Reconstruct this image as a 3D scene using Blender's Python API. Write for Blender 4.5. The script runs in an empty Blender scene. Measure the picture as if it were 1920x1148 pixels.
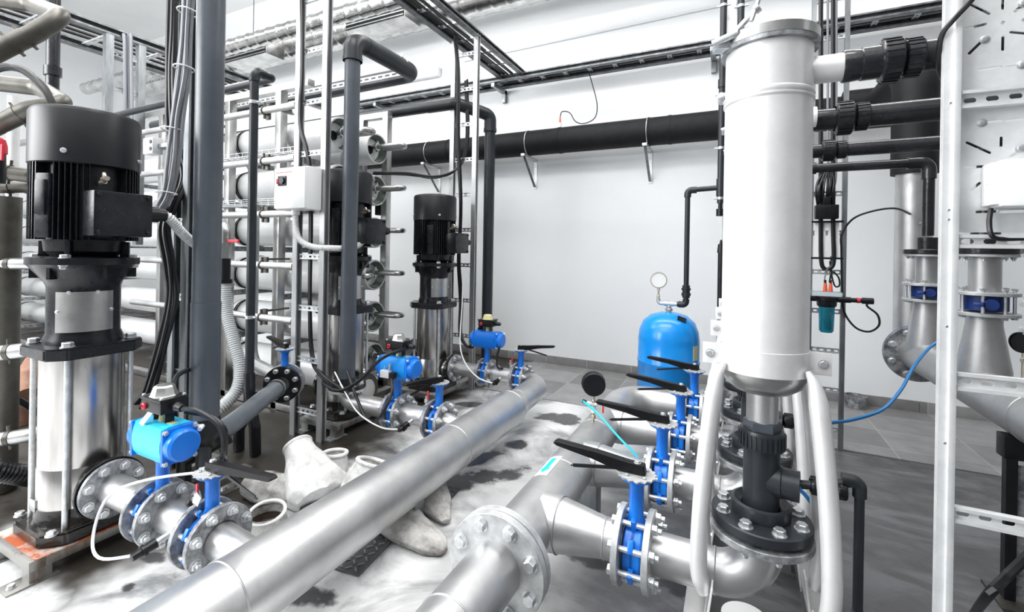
import bpy, bmesh, math, random
from mathutils import Vector, Matrix
random.seed(7)
PI = math.pi
C = bpy.context.scene.collection
SC = bpy.context.scene

# ------------------------------------------------------------------ camera, world, light, exposure
FPX, CAMH, ROLL, YAW = 855.0, 1.2, math.asin(.017), math.radians(26.05)
FW = Vector((-math.sin(YAW), math.cos(YAW), 0)); RT = Vector((math.cos(YAW), math.sin(YAW), 0)); UP = Vector((0, 0, 1))
RC = RT*math.cos(ROLL) + UP*math.sin(ROLL); UC = UP*math.cos(ROLL) - RT*math.sin(ROLL)
cam_data = bpy.data.cameras.new('camera'); cam = bpy.data.objects.new('camera', cam_data); C.objects.link(cam)
cam_data.sensor_fit = 'HORIZONTAL'; cam_data.sensor_width = 36; cam_data.lens = 36*FPX/1920
cam_data.shift_y = -(574-471)/1920; cam_data.clip_start = .02
m = Matrix.Identity(4)
for i in range(3):
    m[i][0] = RC[i]; m[i][1] = UC[i]; m[i][2] = -FW[i]; m[i][3] = (0, 0, CAMH)[i]
cam.matrix_world = m
SC.camera = cam

w = bpy.data.worlds.new('world'); SC.world = w; w.use_nodes = True
nt = w.node_tree; bg = nt.nodes['Background']
bg.inputs['Color'].default_value = (.93, .96, 1, 1); bg.inputs['Strength'].default_value = .26
def area(name, loc, rot, sx, sy, power, col=(1, .99, .98)):
    d = bpy.data.lights.new(name, 'AREA'); d.shape = 'RECTANGLE'; d.size = sx; d.size_y = sy; d.energy = power; d.color = col
    o = bpy.data.objects.new(name, d); C.objects.link(o); o.location = loc; o.rotation_euler = rot
    return o
area('ceiling_lamp_front', (-1.6, .9, 4.6), (0, 0, 0), 4.5, .8, 120)
area('ceiling_lamp_rear', (-1.0, 3.3, 4.6), (0, 0, 0), 6.0, .7, 130)
area('ceiling_lamp_side', (-6.5, 1.5, 4.6), (0, 0, 0), 4.0, 1.5, 150)
def aim(o, tgt): o.rotation_euler = (Vector(tgt)-o.location).to_track_quat('-Z', 'Y').to_euler()
aim(area('window_light_left', (-5.2, -2.6, 2.7), (0, 0, 0), 4.5, 2.4, 370, (.97, .985, 1)), (-.4, 2.2, .7))
area('added_ceiling_fill', (-3.0, -1.8, 3.0), (math.radians(166), 0, 0), 7.0, 1.5, 420)  # added fill aimed up to brighten the ceiling, no fixture hangs there
vs = SC.view_settings
vs.view_transform = 'Standard'; vs.look = 'None'; vs.gamma = 1; vs.use_curve_mapping = False; vs.exposure = .2

# ------------------------------------------------------------------ pixel -> place helpers (real depths)
O3 = Vector((0, 0, CAMH))
def ray(px, py): return FW + RC*((px-960)/FPX) - UC*((py-471)/FPX)
def at(px, py, z): return O3 + ray(px, py)*z
def onp(px, py, i, v):
    r = ray(px, py); return O3 + r*((v-O3[i])/r[i])
def onX(px, py, v): return onp(px, py, 0, v)
def onY(px, py, v): return onp(px, py, 1, v)
def onZ(px, py, v): return onp(px, py, 2, v)

# ------------------------------------------------------------------ materials
def mat(name, col, rough=.5, metal=0., noise=0., nscale=8., col2=None, bump=0., bscale=60., aniso=None, spec=.5, alpha=None, trans=0., stretch=(1, 1, 1), ramp=(.35, .65)):
    m_ = bpy.data.materials.new(name); m_.use_nodes = True
    n = m_.node_tree.nodes; l = m_.node_tree.links; p = n['Principled BSDF']
    c4 = (*col, 1)
    p.inputs['Base Color'].default_value = c4; p.inputs['Roughness'].default_value = rough; p.inputs['Metallic'].default_value = metal
    p.inputs['Specular IOR Level'].default_value = spec
    if trans: p.inputs['Transmission Weight'].default_value = trans
    tc = n.new('ShaderNodeTexCoord'); mp = n.new('ShaderNodeMapping'); mp.inputs['Scale'].default_value = stretch
    l.new(tc.outputs['Object'], mp.inputs['Vector'])
    if col2 is not None:
        nz = n.new('ShaderNodeTexNoise'); nz.inputs['Scale'].default_value = nscale; nz.inputs['Detail'].default_value = 6; nz.inputs['Roughness'].default_value = .65
        l.new(mp.outputs['Vector'], nz.inputs['Vector'])
        cr = n.new('ShaderNodeValToRGB'); cr.color_ramp.elements[0].position = ramp[0]; cr.color_ramp.elements[1].position = ramp[1]
        cr.color_ramp.elements[0].color = c4; cr.color_ramp.elements[1].color = (*col2, 1)
        l.new(nz.outputs['Fac'], cr.inputs['Fac']); l.new(cr.outputs['Color'], p.inputs['Base Color'])
    if noise:
        nz2 = n.new('ShaderNodeTexNoise'); nz2.inputs['Scale'].default_value = nscale*2.3; nz2.inputs['Detail'].default_value = 4
        l.new(mp.outputs['Vector'], nz2.inputs['Vector'])
        mr = n.new('ShaderNodeMapRange'); mr.inputs['To Min'].default_value = max(0, rough-noise); mr.inputs['To Max'].default_value = min(1, rough+noise)
        l.new(nz2.outputs['Fac'], mr.inputs['Value']); l.new(mr.outputs['Result'], p.inputs['Roughness'])
    if bump:
        nb = n.new('ShaderNodeTexNoise'); nb.inputs['Scale'].default_value = bscale; nb.inputs['Detail'].default_value = 3
        l.new(mp.outputs['Vector'], nb.inputs['Vector'])
        b = n.new('ShaderNodeBump'); b.inputs['Strength'].default_value = bump; b.inputs['Distance'].default_value = .003
        l.new(nb.outputs['Fac'], b.inputs['Height']); l.new(b.outputs['Normal'], p.inputs['Normal'])
    return m_
M = {}
M['steel'] = mat('brushed_stainless', (.40, .40, .395), .33, 1, noise=.1, nscale=5, col2=(.56, .56, .55), bump=.04, bscale=120)
M['satin'] = mat('satin_stainless_pipe', (.46, .465, .47), .40, .9, noise=.1, nscale=4, col2=(.62, .62, .62), bump=.08, bscale=60)
M['polish'] = mat('polished_sleeve', (.36, .345, .33), .25, 1, noise=.08, nscale=3, col2=(.52, .51, .50), stretch=(5, 5, .4), bump=.03)
M['white_steel'] = mat('matt_pickled_stainless', (.74, .74, .74), .40, .42, noise=.08, nscale=5, col2=(.86, .86, .86), bump=.04, bscale=90)
M['galv'] = mat('galvanised_steel', (.50, .52, .53), .45, .8, noise=.12, nscale=30, col2=(.72, .74, .75), bump=.15, bscale=150)
M['galv_flange'] = mat('weathered_galvanised_flange', (.10, .105, .115), .55, .5, noise=.12, nscale=26, col2=(.42, .43, .44), bump=.5, bscale=120)
M['flange_light'] = mat('pale_flange', (.42, .43, .44), .5, .6, noise=.1, nscale=22, col2=(.64, .65, .65), bump=.2, bscale=120)
M['strut'] = mat('zinc_strut', (.18, .19, .20), .42, .85, noise=.1, nscale=14, col2=(.34, .36, .37), stretch=(1, 1, .2))
M['strut_dark'] = mat('shaded_zinc_tray', (.10, .105, .11), .42, .7, noise=.1, nscale=14, col2=(.24, .25, .26), stretch=(1, 1, .2))  # darker copy of the zinc strut, underside shade put into its colour
M['strut_white'] = mat('bright_zinc_strut', (.70, .71, .72), .40, .45, noise=.08, nscale=10, col2=(.85, .86, .86))
M['strut_light'] = mat('pale_zinc_strut', (.34, .35, .36), .40, .75, noise=.08, nscale=12, col2=(.56, .57, .58), stretch=(1, 1, .15))
M['bolt'] = mat('zinc_bolt', (.55, .57, .59), .38, .9, nscale=40, col2=(.78, .79, .8))
M['pvc'] = mat('dark_grey_pvc', (.014, .017, .021), .36, 0, noise=.1, nscale=6, col2=(.024, .028, .033), bump=.05, spec=.42)
M['pvc_light'] = mat('slate_grey_pvc', (.050, .060, .074), .34, 0, noise=.1, nscale=5, col2=(.072, .083, .10), bump=.05)
M['pvc_black'] = mat('wet_black_pipe', (.006, .007, .009), .22, 0, noise=.12, nscale=9, col2=(.015, .017, .02), bump=.3, bscale=50)
M['foam'] = mat('black_foam_lagging', (.006, .0065, .008), .62, 0, nscale=14, col2=(.011, .012, .013), bump=.2, spec=.25)
M['black'] = mat('black_plastic', (.005, .0055, .007), .33, 0, noise=.1, nscale=15, col2=(.009, .010, .012), bump=.12, spec=.35)
M['motor'] = mat('black_motor_paint', (.004, .005, .007), .30, 0, noise=.1, nscale=24, col2=(.011, .013, .017), bump=.10, bscale=90, spec=.35)
M['cover'] = mat('smooth_black_fan_cover', (.006, .007, .009), .38, 0, nscale=5, col2=(.010, .012, .015), spec=.4)
M['lever'] = mat('black_lever_enamel', (.004, .004, .005), .42, 0, nscale=60, col2=(.04, .04, .04), ramp=(.68, .76), bump=.2, spec=.22)
M['rubber'] = mat('black_cable_rubber', (.005, .0055, .007), .4)
M['cable_grey'] = mat('grey_cable', (.22, .23, .25), .45)
M['blue'] = mat('blue_valve_enamel', (.003, .13, .58), .32, 0, nscale=9, col2=(.005, .20, .74))
M['blue_dark'] = mat('dark_blue_valve_enamel', (.002, .02, .13), .35, 0, nscale=9, col2=(.004, .035, .20))
M['azure'] = mat('azure_actuator_enamel', (.008, .25, .80), .34, 0, nscale=4, col2=(.012, .32, .86))
M['cyan_enamel'] = mat('cyan_actuator_enamel', (.03, .50, .80), .34, 0, nscale=4, col2=(.04, .58, .86))
M['azure_cap'] = mat('blue_actuator_cap', (.004, .155, .68), .32, 0, nscale=4, col2=(.005, .19, .74))
M['tank_blue'] = mat('blue_tank_enamel', (.004, .22, .66), .22, 0, nscale=3, col2=(.006, .27, .74))
M['cyan'] = mat('cyan_plastic', (.01, .52, .75), .4)
M['blue_tube'] = mat('blue_tube', (.01, .16, .42), .35)
M['white'] = mat('white_plastic', (.80, .81, .81), .4)
M['vessel'] = mat('white_vessel_gelcoat', (.50, .51, .515), .3, 0, nscale=3, col2=(.60, .61, .615))
M['grn'] = mat('grey_green_vessel_lip', (.16, .20, .17), .5, 0, nscale=20, col2=(.22, .26, .22))
M['wallm'] = mat('white_wall_plaster', (.83, .85, .865), .8, 0, nscale=1.2, col2=(.86, .88, .89), bump=.04, bscale=30)
M['ceil'] = mat('white_ceiling', (.82, .83, .84), .85, 0, nscale=2, col2=(.86, .87, .87))
M['bag'] = mat('wet_felt_cloth', (.36, .36, .35), .85, 0, nscale=7, col2=(.80, .80, .79), bump=.8, bscale=160, ramp=(.3, .6))
M['bag_dark'] = mat('soiled_felt_cloth', (.13, .12, .11), .85, 0, nscale=9, col2=(.55, .54, .52), bump=.8, bscale=160, ramp=(.35, .62))
M['red'] = mat('red_plastic', (.62, .03, .05), .4)
M['orange'] = mat('orange_probe', (.75, .12, .05), .4)
M['hose_grey'] = mat('pale_grey_corrugated_hose', (.55, .57, .58), .45)
M['hose_dark'] = mat('slate_spiral_hose', (.10, .12, .14), .4, nscale=5, col2=(.16, .18, .2))
M['duct'] = mat('foil_duct', (.42, .42, .41), .24, 1, noise=.1, nscale=6, col2=(.70, .70, .69), bump=.18, bscale=9)
M['brown_steel'] = mat('dull_bronzed_stainless', (.085, .08, .07), .42, .7, nscale=6, col2=(.15, .145, .13))
M['iron'] = mat('wet_black_casting', (.010, .009, .008), .18, 0, nscale=14, col2=(.05, .035, .02), bump=.4, ramp=(.5, .75))
M['yellow'] = mat('pale_yellow_plastic', (.62, .58, .30), .45)
M['brass'] = mat('brass_nickel', (.55, .50, .42), .35, .9)
M['glassc'] = mat('clear_plastic', (.75, .85, .88), .08, 0, trans=.85)
M['bluebowl'] = mat('translucent_blue_bowl', (.01, .30, .42), .12, 0, trans=.55)
M['rust'] = mat('rusted_plate', (.34, .07, .015), .7, .1, nscale=9, col2=(.42, .40, .37), bump=.3, ramp=(.5, .62))
M['skid'] = mat('stained_stainless_skid', (.30, .295, .28), .42, .8, nscale=7, col2=(.13, .07, .035), stretch=(1, 1, .25), ramp=(.52, .68))
M['tilem'] = None
M['terracotta'] = mat('brown_clay_pipe', (.16, .07, .04), .7, 0, nscale=9, col2=(.28, .15, .10))
M['dark_hole'] = mat('dark_water', (.012, .006, .004), .08)

def floor_material():
    m_ = bpy.data.materials.new('stained_wet_concrete'); m_.use_nodes = True
    n = m_.node_tree.nodes; l = m_.node_tree.links; p = n['Principled BSDF']
    tc = n.new('ShaderNodeTexCoord')
    def noise(s, d=6, r=.6, dist=0., st=(1, 1, 1)):
        mp = n.new('ShaderNodeMapping'); mp.inputs['Scale'].default_value = st; l.new(tc.outputs['Object'], mp.inputs['Vector'])
        z = n.new('ShaderNodeTexNoise'); z.inputs['Scale'].default_value = s; z.inputs['Detail'].default_value = d; z.inputs['Roughness'].default_value = r
        z.inputs['Distortion'].default_value = dist; l.new(mp.outputs['Vector'], z.inputs['Vector']); return z.outputs['Fac']
    def math_(op, a, b=None, clamp=False):
        q = n.new('ShaderNodeMath'); q.operation = op; q.use_clamp = clamp
        for k, v in ((0, a), (1, b)):
            if v is None: continue
            if isinstance(v, (int, float)): q.inputs[k].default_value = v
            else: l.new(v, q.inputs[k])
        return q.outputs[0]
    def mapr(v, a, b, c=0., d=1.):
        q = n.new('ShaderNodeMapRange'); q.interpolation_type = 'SMOOTHSTEP'
        q.inputs['From Min'].default_value = a; q.inputs['From Max'].default_value = b; q.inputs['To Min'].default_value = c; q.inputs['To Max'].default_value = d
        l.new(v, q.inputs['Value']); return q.outputs['Result']
    def mix(f, a, b):
        q = n.new('ShaderNodeMix'); q.data_type = 'RGBA'
        if isinstance(f, float): q.inputs[0].default_value = f
        else: l.new(f, q.inputs[0])
        for k, v in ((6, a), (7, b)):
            if isinstance(v, tuple): q.inputs[k].default_value = v
            else: l.new(v, q.inputs[k])
        return q.outputs[2]
    sx = n.new('ShaderNodeSeparateXYZ'); l.new(tc.outputs['Object'], sx.inputs[0])
    X, Y = sx.outputs[0], sx.outputs[1]
    warp = math_('MULTIPLY', math_('SUBTRACT', noise(1.6, 4), .5), .9)
    # limescale left of the header, dark screed right, part of the contrast painted light
    xw = math_('ADD', X, warp)
    bare_dim = mapr(xw, -.75, -.35)
    base = mix(noise(9, 8, .7), (.055, .057, .060, 1), (.12, .123, .128, 1))
    base = mix(mapr(noise(2.2, 5, .6, 1.5, (1, 2.4, 1)), .45, .62), base, (.135, .14, .148, 1))
    lime_lit = mix(mapr(noise(2.0, 8, .62, .8), .36, .54), (.24, .245, .25, 1), (.78, .785, .785, 1))
    mid = math_('MULTIPLY', mapr(math_('ADD', X, warp), -1.25, -.95), mapr(math_('ADD', Y, warp), .9, 1.4))
    lime_lit = mix(math_('MULTIPLY', mid, .55), lime_lit, (.17, .172, .175, 1))
    lime_lit = mix(mapr(noise(20, 6, .7), .58, .75, 0, .5), lime_lit, (.30, .30, .30, 1))
    col = mix(bare_dim, lime_lit, base)
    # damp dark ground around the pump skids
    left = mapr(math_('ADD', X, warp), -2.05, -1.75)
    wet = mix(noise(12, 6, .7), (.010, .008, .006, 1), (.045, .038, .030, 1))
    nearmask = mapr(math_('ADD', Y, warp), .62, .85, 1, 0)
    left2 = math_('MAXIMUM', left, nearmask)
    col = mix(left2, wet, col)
    # puddles, with a diagonal shadow streak painted among them
    def puddle_shade(cx, cy, rx, ry, rot=0.):
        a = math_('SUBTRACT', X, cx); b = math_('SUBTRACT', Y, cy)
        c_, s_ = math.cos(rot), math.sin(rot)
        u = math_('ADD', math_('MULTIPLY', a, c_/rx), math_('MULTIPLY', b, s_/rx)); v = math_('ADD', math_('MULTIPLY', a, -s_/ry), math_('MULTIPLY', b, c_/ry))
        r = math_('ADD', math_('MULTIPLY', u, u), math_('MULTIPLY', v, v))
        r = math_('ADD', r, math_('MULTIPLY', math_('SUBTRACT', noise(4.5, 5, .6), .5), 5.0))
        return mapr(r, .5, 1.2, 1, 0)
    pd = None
    for q in PUDDLES_SHADE:
        v = puddle_shade(*q); pd = v if pd is None else math_('MAXIMUM', pd, v)
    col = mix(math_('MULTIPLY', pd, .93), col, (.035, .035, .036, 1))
    l.new(col, p.inputs['Base Color'])
    rg = mapr(noise(3, 5), .35, .65, .32, .75)
    rr = math_('MULTIPLY', rg, math_('SUBTRACT', 1, math_('MULTIPLY', pd, .75)))
    l.new(rr, p.inputs['Roughness'])
    b = n.new('ShaderNodeBump'); b.inputs['Strength'].default_value = .35; b.inputs['Distance'].default_value = .004
    l.new(noise(35, 6, .6), b.inputs['Height']); l.new(b.outputs['Normal'], p.inputs['Normal'])
    return m_
PUDDLES_SHADE = []
def pud_shade(px, py, rx, ry, rot=0.):
    v = onZ(px, py, 0); PUDDLES_SHADE.append((v.x, v.y, rx, ry, rot))
pud_shade(1045, 785, .16, .11); pud_shade(970, 835, .07, .10); pud_shade(900, 760, .20, .06, .3); pud_shade(880, 865, .07, .3, -.5); pud_shade(290, 1050, .07, .04); pud_shade(240, 1100, .04, .03); pud_shade(330, 1075, .06, .03); pud_shade(1160, 1060, .3, .07, 0); pud_shade(860, 900, .10, .34, -.75); pud_shade(560, 1120, .12, .05, .4); pud_shade(1000, 1000, .1, .2, -.3)  # long slanted ones paint the shadow streak beside the long pipe
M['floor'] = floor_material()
def tile_material():
    m_ = bpy.data.materials.new('grey_floor_tiles'); m_.use_nodes = True
    n = m_.node_tree.nodes; l = m_.node_tree.links; p = n['Principled BSDF']
    tc = n.new('ShaderNodeTexCoord')
    br = n.new('ShaderNodeTexBrick'); br.offset = .0; br.inputs['Scale'].default_value = 1
    br.inputs['Brick Width'].default_value = .45; br.inputs['Row Height'].default_value = .36; br.inputs['Mortar Size'].default_value = .004; br.inputs['Bias'].default_value = 0
    br.inputs['Color1'].default_value = (.24, .235, .235, 1); br.inputs['Color2'].default_value = (.40, .40, .40, 1); br.inputs['Mortar'].default_value = (.5, .5, .5, 1)
    l.new(tc.outputs['Object'], br.inputs['Vector'])
    nz = n.new('ShaderNodeTexNoise'); nz.inputs['Scale'].default_value = 9; nz.inputs['Detail'].default_value = 6
    mx = n.new('ShaderNodeMix'); mx.data_type = 'RGBA'; mx.blend_type = 'MULTIPLY'; mx.inputs[0].default_value = .5
    l.new(tc.outputs['Object'], nz.inputs['Vector']); l.new(br.outputs['Color'], mx.inputs[6]); l.new(nz.outputs['Fac'], mx.inputs[7])
    l.new(mx.outputs[2], p.inputs['Base Color']); p.inputs['Roughness'].default_value = .38
    return m_
M['tile'] = tile_material()

# ------------------------------------------------------------------ mesh builder
def frame_from(axis, up=None):
    z = Vector(axis).normalized()
    u = Vector(up) if up is not None else (Vector((0, 0, 1)) if abs(z.z) < .9 else Vector((1, 0, 0)))
    x = (u - z*u.dot(z))
    if x.length < 1e-5: x = Vector((0, 1, 0)) - z*z.y
    x.normalize(); y = z.cross(x)
    return Matrix(((x.x, y.x, z.x), (x.y, y.y, z.y), (x.z, y.z, z.z))).to_4x4()
def TM(loc, axis=(0, 0, 1), up=None): return Matrix.Translation(Vector(loc)) @ frame_from(axis, up)

def fillet(pts, bend, n=8):
    pts = [Vector(p) for p in pts]
    if bend <= 0 or len(pts) < 3: return pts
    out = [pts[0]]
    for i in range(1, len(pts)-1):
        a, b, c = pts[i-1], pts[i], pts[i+1]
        d1 = (a-b); d2 = (c-b); L1, L2 = d1.length, d2.length
        if L1 < 1e-6 or L2 < 1e-6: continue
        d1.normalize(); d2.normalize(); ang = d1.angle(d2)
        if ang > 3.10: out.append(b); continue
        t = min(bend/math.tan(ang/2), L1*.49 if i > 1 else L1*.95, L2*.49 if i < len(pts)-2 else L2*.95)
        r = t*math.tan(ang/2); cen = b + (d1+d2).normalized()*(r/math.sin(ang/2))
        p0 = b+d1*t; p1 = b+d2*t; v0 = p0-cen; v1 = p1-cen; tot = v0.angle(v1)
        for k in range(n+1):
            s = k/n
            v = (v0*math.sin((1-s)*tot)+v1*math.sin(s*tot))/max(1e-6, math.sin(tot)); out.append(cen+v)
    out.append(pts[-1]); return out
def smooth_pts(pts, n=6):
    P = [Vector(p) for p in pts]; 
    if len(P) < 3: return P
    E = [P[0]*2-P[1]] + P + [P[-1]*2-P[-2]]; out = []
    for i in range(1, len(E)-2):
        a, b, c, d = E[i-1:i+3]
        for k in range(n):
            t = k/n
            out.append(.5*((2*b)+(c-a)*t+(2*a-5*b+4*c-d)*t*t+(3*b-a-3*c+d)*t**3))
    out.append(P[-1]); return out

class MB:
    def __init__(s): s.bm = bmesh.new()
    def ring(s, Mx, r, n, ph=0.): return [s.bm.verts.new(Mx @ Vector((r*math.cos(2*PI*k/n+ph), r*math.sin(2*PI*k/n+ph), 0))) for k in range(n)]
    def bridge(s, a, b):
        n = len(a)
        for k in range(n):
            try: s.bm.faces.new((a[k], a[(k+1) % n], b[(k+1) % n], b[k]))
            except ValueError: pass
    def cap(s, a, flip=False):
        try: s.bm.faces.new(list(reversed(a)) if flip else a)
        except ValueError: pass
    def path(s, pts, r, seg=14, caps=True, flat=None):
        pts = [Vector(p) for p in pts]
        q = [pts[0]]
        for p in pts[1:]:
            if (p-q[-1]).length > 1e-5: q.append(p)
        pts = q; N = len(pts)
        if N < 2: return s
        t0 = (pts[1]-pts[0]).normalized(); F = frame_from(t0); x = F.to_3x3() @ Vector((1, 0, 0)); prev = None; t_prev = t0
        for i, p in enumerate(pts):
            if i == 0: t = t0
            elif i == N-1: t = (pts[i]-pts[i-1]).normalized()
            else: t = ((pts[i]-pts[i-1]).normalized()+(pts[i+1]-pts[i]).normalized()); t = t.normalized() if t.length > 1e-5 else t_prev
            x = (x - t*x.dot(t)).normalized(); y = t.cross(x); t_prev = t
            rr = r(i/(N-1)) if callable(r) else (r[i] if isinstance(r, (list, tuple)) else r)
            ring = [s.bm.verts.new(p + x*(rr*math.cos(2*PI*k/seg)) + y*(rr*math.sin(2*PI*k/seg)*(flat if flat else 1))) for k in range(seg)]
            if prev: s.bridge(prev, ring)
            elif caps: s.cap(ring, True)
            prev = ring
        if caps: s.cap(prev)
        return s
    def tube(s, pts, r, bend=0., seg=18, caps=True, n=8): return s.path(fillet(pts, bend, n), r, seg, caps)
    def cable(s, pts, r, seg=7): return s.path(smooth_pts(pts), r, seg)
    def corr(s, pts, r, pitch=.008, depth=.12, seg=16, bend=0., smooth=True):
        base = smooth_pts(pts, 10) if smooth else fillet(pts, bend)
        L = [0]
        for a, b in zip(base, base[1:]): L.append(L[-1]+(b-a).length)
        n = int(L[-1]/pitch*2); out = []; rs = []; j = 0
        for k in range(n+1):
            d = L[-1]*k/n
            while j < len(L)-2 and L[j+1] < d: j += 1
            f = (d-L[j])/max(1e-9, L[j+1]-L[j]); out.append(base[j].lerp(base[j+1], f)); rs.append(r*(1 if k % 2 else 1-depth))
        return s.path(out, rs, seg)
    def lathe(s, prof, loc=(0, 0, 0), axis=(0, 0, 1), seg=32, up=None, ph=0., sy=1.):
        Mx = TM(loc, axis, up); prev = None
        for r, z in prof:
            if r < 1e-5:
                v = s.bm.verts.new(Mx @ Vector((0, 0, z)))
                if prev is not None and len(prev) > 1:
                    for k in range(seg): s.bm.faces.new((prev[k], prev[(k+1) % seg], v))
                prev = [v]; continue
            ring = [s.bm.verts.new(Mx @ Vector((r*math.cos(2*PI*k/seg+ph), sy*r*math.sin(2*PI*k/seg+ph), z))) for k in range(seg)]
            if prev is not None:
                if len(prev) == 1:
                    for k in range(seg): s.bm.faces.new((prev[0], ring[(k+1) % seg], ring[k]))
                else: s.bridge(prev, ring)
            prev = ring
        return s
    def cyl(s, a, b, r, seg=20, r2=None, up=None, ch=0.):
        a = Vector(a); b = Vector(b); L = (b-a).length; r2 = r if r2 is None else r2
        if ch: pr = [(0, 0), (r-ch, 0), (r, ch), (r2, L-ch), (r2-ch, L), (0, L)]
        else: pr = [(0, 0), (r, 0), (r2, L), (0, L)]
        return s.lathe(pr, a, b-a, seg, up)
    def disc_ring(s, c, axis, ro, ri, th, seg=40, ch=.0015):
        c = Vector(c); a = Vector(axis).normalized()
        return s.lathe([(ri, -th/2), (ro-ch, -th/2), (ro, -th/2+ch), (ro, th/2-ch), (ro-ch, th/2), (ri, th/2), (ri, -th/2)], c, a, seg)
    def box(s, c, size, rot=None, bev=0., axes=None):
        Mx = Matrix.Translation(Vector(c)) @ (rot.to_4x4() if rot is not None else Matrix.Identity(4)) @ Matrix.Diagonal((*size, 1))
        r = bmesh.ops.create_cube(s.bm, size=1, matrix=Mx)
        if bev:
            es = set(e for v in r['verts'] for e in v.link_edges)
            bmesh.ops.bevel(s.bm, geom=list(es), offset=bev, segments=2, profile=.6, affect='EDGES')
        return s
    def box2(s, lo, hi, bev=0.):
        lo = Vector(lo); hi = Vector(hi); return s.box((lo+hi)/2, [max(1e-4, abs(hi[i]-lo[i])) for i in range(3)], None, bev)
    def prism(s, poly, Mx, h):
        a = [s.bm.verts.new(Mx @ Vector((x, y, 0))) for x, y in poly]; b = [s.bm.verts.new(Mx @ Vector((x, y, h))) for x, y in poly]
        s.bridge(a, b); s.cap(a, True); s.cap(b); return s
    def bar(s, a, b, poly, up=(0, 0, 1)):
        a = Vector(a); b = Vector(b); return s.prism(poly, TM(a, b-a, up), (b-a).length)
    def hexa(s, c, axis, r, h):
        return s.lathe([(0, 0), (r, 0), (r, h*.86), (r*.88, h), (0, h)], c, axis, 6)
    def torus(s, c, axis, R, r, seg=28, ts=8, a0=0., a1=2*PI):
        Mx = TM(c, axis); n = seg; full = abs(a1-a0-2*PI) < 1e-4; rings = []
        for i in range(n if full else n+1):
            a = a0+(a1-a0)*i/n
            rings.append([s.bm.verts.new(Mx @ Vector(((R+r*math.cos(2*PI*k/ts))*math.cos(a), (R+r*math.cos(2*PI*k/ts))*math.sin(a), r*math.sin(2*PI*k/ts)))) for k in range(ts)])
        for i in range(len(rings)-1): s.bridge(rings[i], rings[i+1])
        if full: s.bridge(rings[-1], rings[0])
        else: s.cap(rings[0], True); s.cap(rings[-1])
        return s
    def perf(s, a, b, w, pitch=.04, sl=.024, sw=.012, th=.002, side=(0, 0, 1)):
        """flat strip from a to b with a row of oblong slots; side = width direction"""
        a = Vector(a); b = Vector(b); L = (b-a).length; d = (b-a).normalized(); sd = Vector(side); sd = (sd-d*sd.dot(d)).normalized(); nn = d.cross(sd)
        n = max(1, int(L/pitch)); pc = L/n
        oct_ = [(-sl/2+sw*.3, -sw/2), (sl/2-sw*.3, -sw/2), (sl/2, -sw*.2), (sl/2, sw*.2), (sl/2-sw*.3, sw/2), (-sl/2+sw*.3, sw/2), (-sl/2, sw*.2), (-sl/2, -sw*.2)]
        rect = [(-pc/2, -w/2), (pc/2, -w/2), (pc/2, -w/4), (pc/2, w/4), (pc/2, w/2), (-pc/2, w/2), (-pc/2, w/4), (-pc/2, -w/4)]
        for i in range(n):
            o = a + d*(pc*(i+.5)); L2 = []
            for z in (-th/2, th/2):
                L2.append(([s.bm.verts.new(o+d*x+sd*y+nn*z) for x, y in rect], [s.bm.verts.new(o+d*x+sd*y+nn*z) for x, y in oct_]))
            s.bridge(L2[0][0], L2[0][1]); s.bridge(L2[1][1], L2[1][0]); s.bridge(L2[0][1], L2[1][1]); s.bridge(L2[1][0], L2[0][0])
        return s
    def text(s, body, size, Mx, th=.0006, font_w=1.):
        cu = bpy.data.curves.new('t', 'FONT'); cu.body = body; cu.size = size; cu.extrude = th; cu.align_x = 'CENTER'; cu.align_y = 'CENTER'
        o = bpy.data.objects.new('t', cu); C.objects.link(o); dg = bpy.context.evaluated_depsgraph_get(); me = bpy.data.meshes.new_from_object(o.evaluated_get(dg))
        me.transform(Mx); s.bm.from_mesh(me); bpy.data.objects.remove(o); bpy.data.curves.remove(cu); bpy.data.meshes.remove(me); return s

FR = {}
def finish(name, B, material, ang=35):
    bm = B.bm; bmesh.ops.recalc_face_normals(bm, faces=bm.faces)
    me = bpy.data.meshes.new(name); bm.to_mesh(me); bm.free(); me.materials.append(material)
    me.shade_smooth(); me.set_sharp_from_angle(angle=math.radians(ang)); return me
def root_of(o):
    while o.parent: o = o.parent
    return o
def thing(name, label, cat, loc=(0, 0, 0), group=None):
    o = bpy.data.objects.new(name, None); C.objects.link(o); o.location = loc; o.empty_display_size = .05
    o['label'] = label; o['category'] = cat
    if group: o['group'] = group
    FR[o.name] = Matrix.Translation(Vector(loc)); return o
def part(name, B, material, parent, label=None, ang=35):
    Mi = FR[root_of(parent).name].inverted(); bmesh.ops.transform(B.bm, matrix=Mi, verts=B.bm.verts)
    o = bpy.data.objects.new(name, finish(name, B, material, ang)); C.objects.link(o); o.parent = parent
    if label: o['label'] = label
    return o
def solo(name, B, material, label, cat, group=None, ang=35, kind=None):
    me = finish(name, B, material, ang)
    if kind == 'structure':
        o = bpy.data.objects.new(name, me); C.objects.link(o); o['kind'] = kind; return o
    n = len(me.vertices); c = Vector((0, 0, 0)); zmin = 1e9
    for v in me.vertices: c += v.co; zmin = min(zmin, v.co.z)
    c /= max(1, n); c.z = zmin
    me.transform(Matrix.Translation(-c))
    o = bpy.data.objects.new(name, me); C.objects.link(o); o.location = c
    if kind == 'structure': o['kind'] = kind; return o
    o['label'] = label; o['category'] = cat
    if group: o['group'] = group
    if kind: o['kind'] = kind
    return o
def dup(o, parent=None):
    c = o.copy(); C.objects.link(c)
    if parent is not None: c.parent = parent
    for ch in list(o.children): dup(ch, c)
    return c
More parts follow.
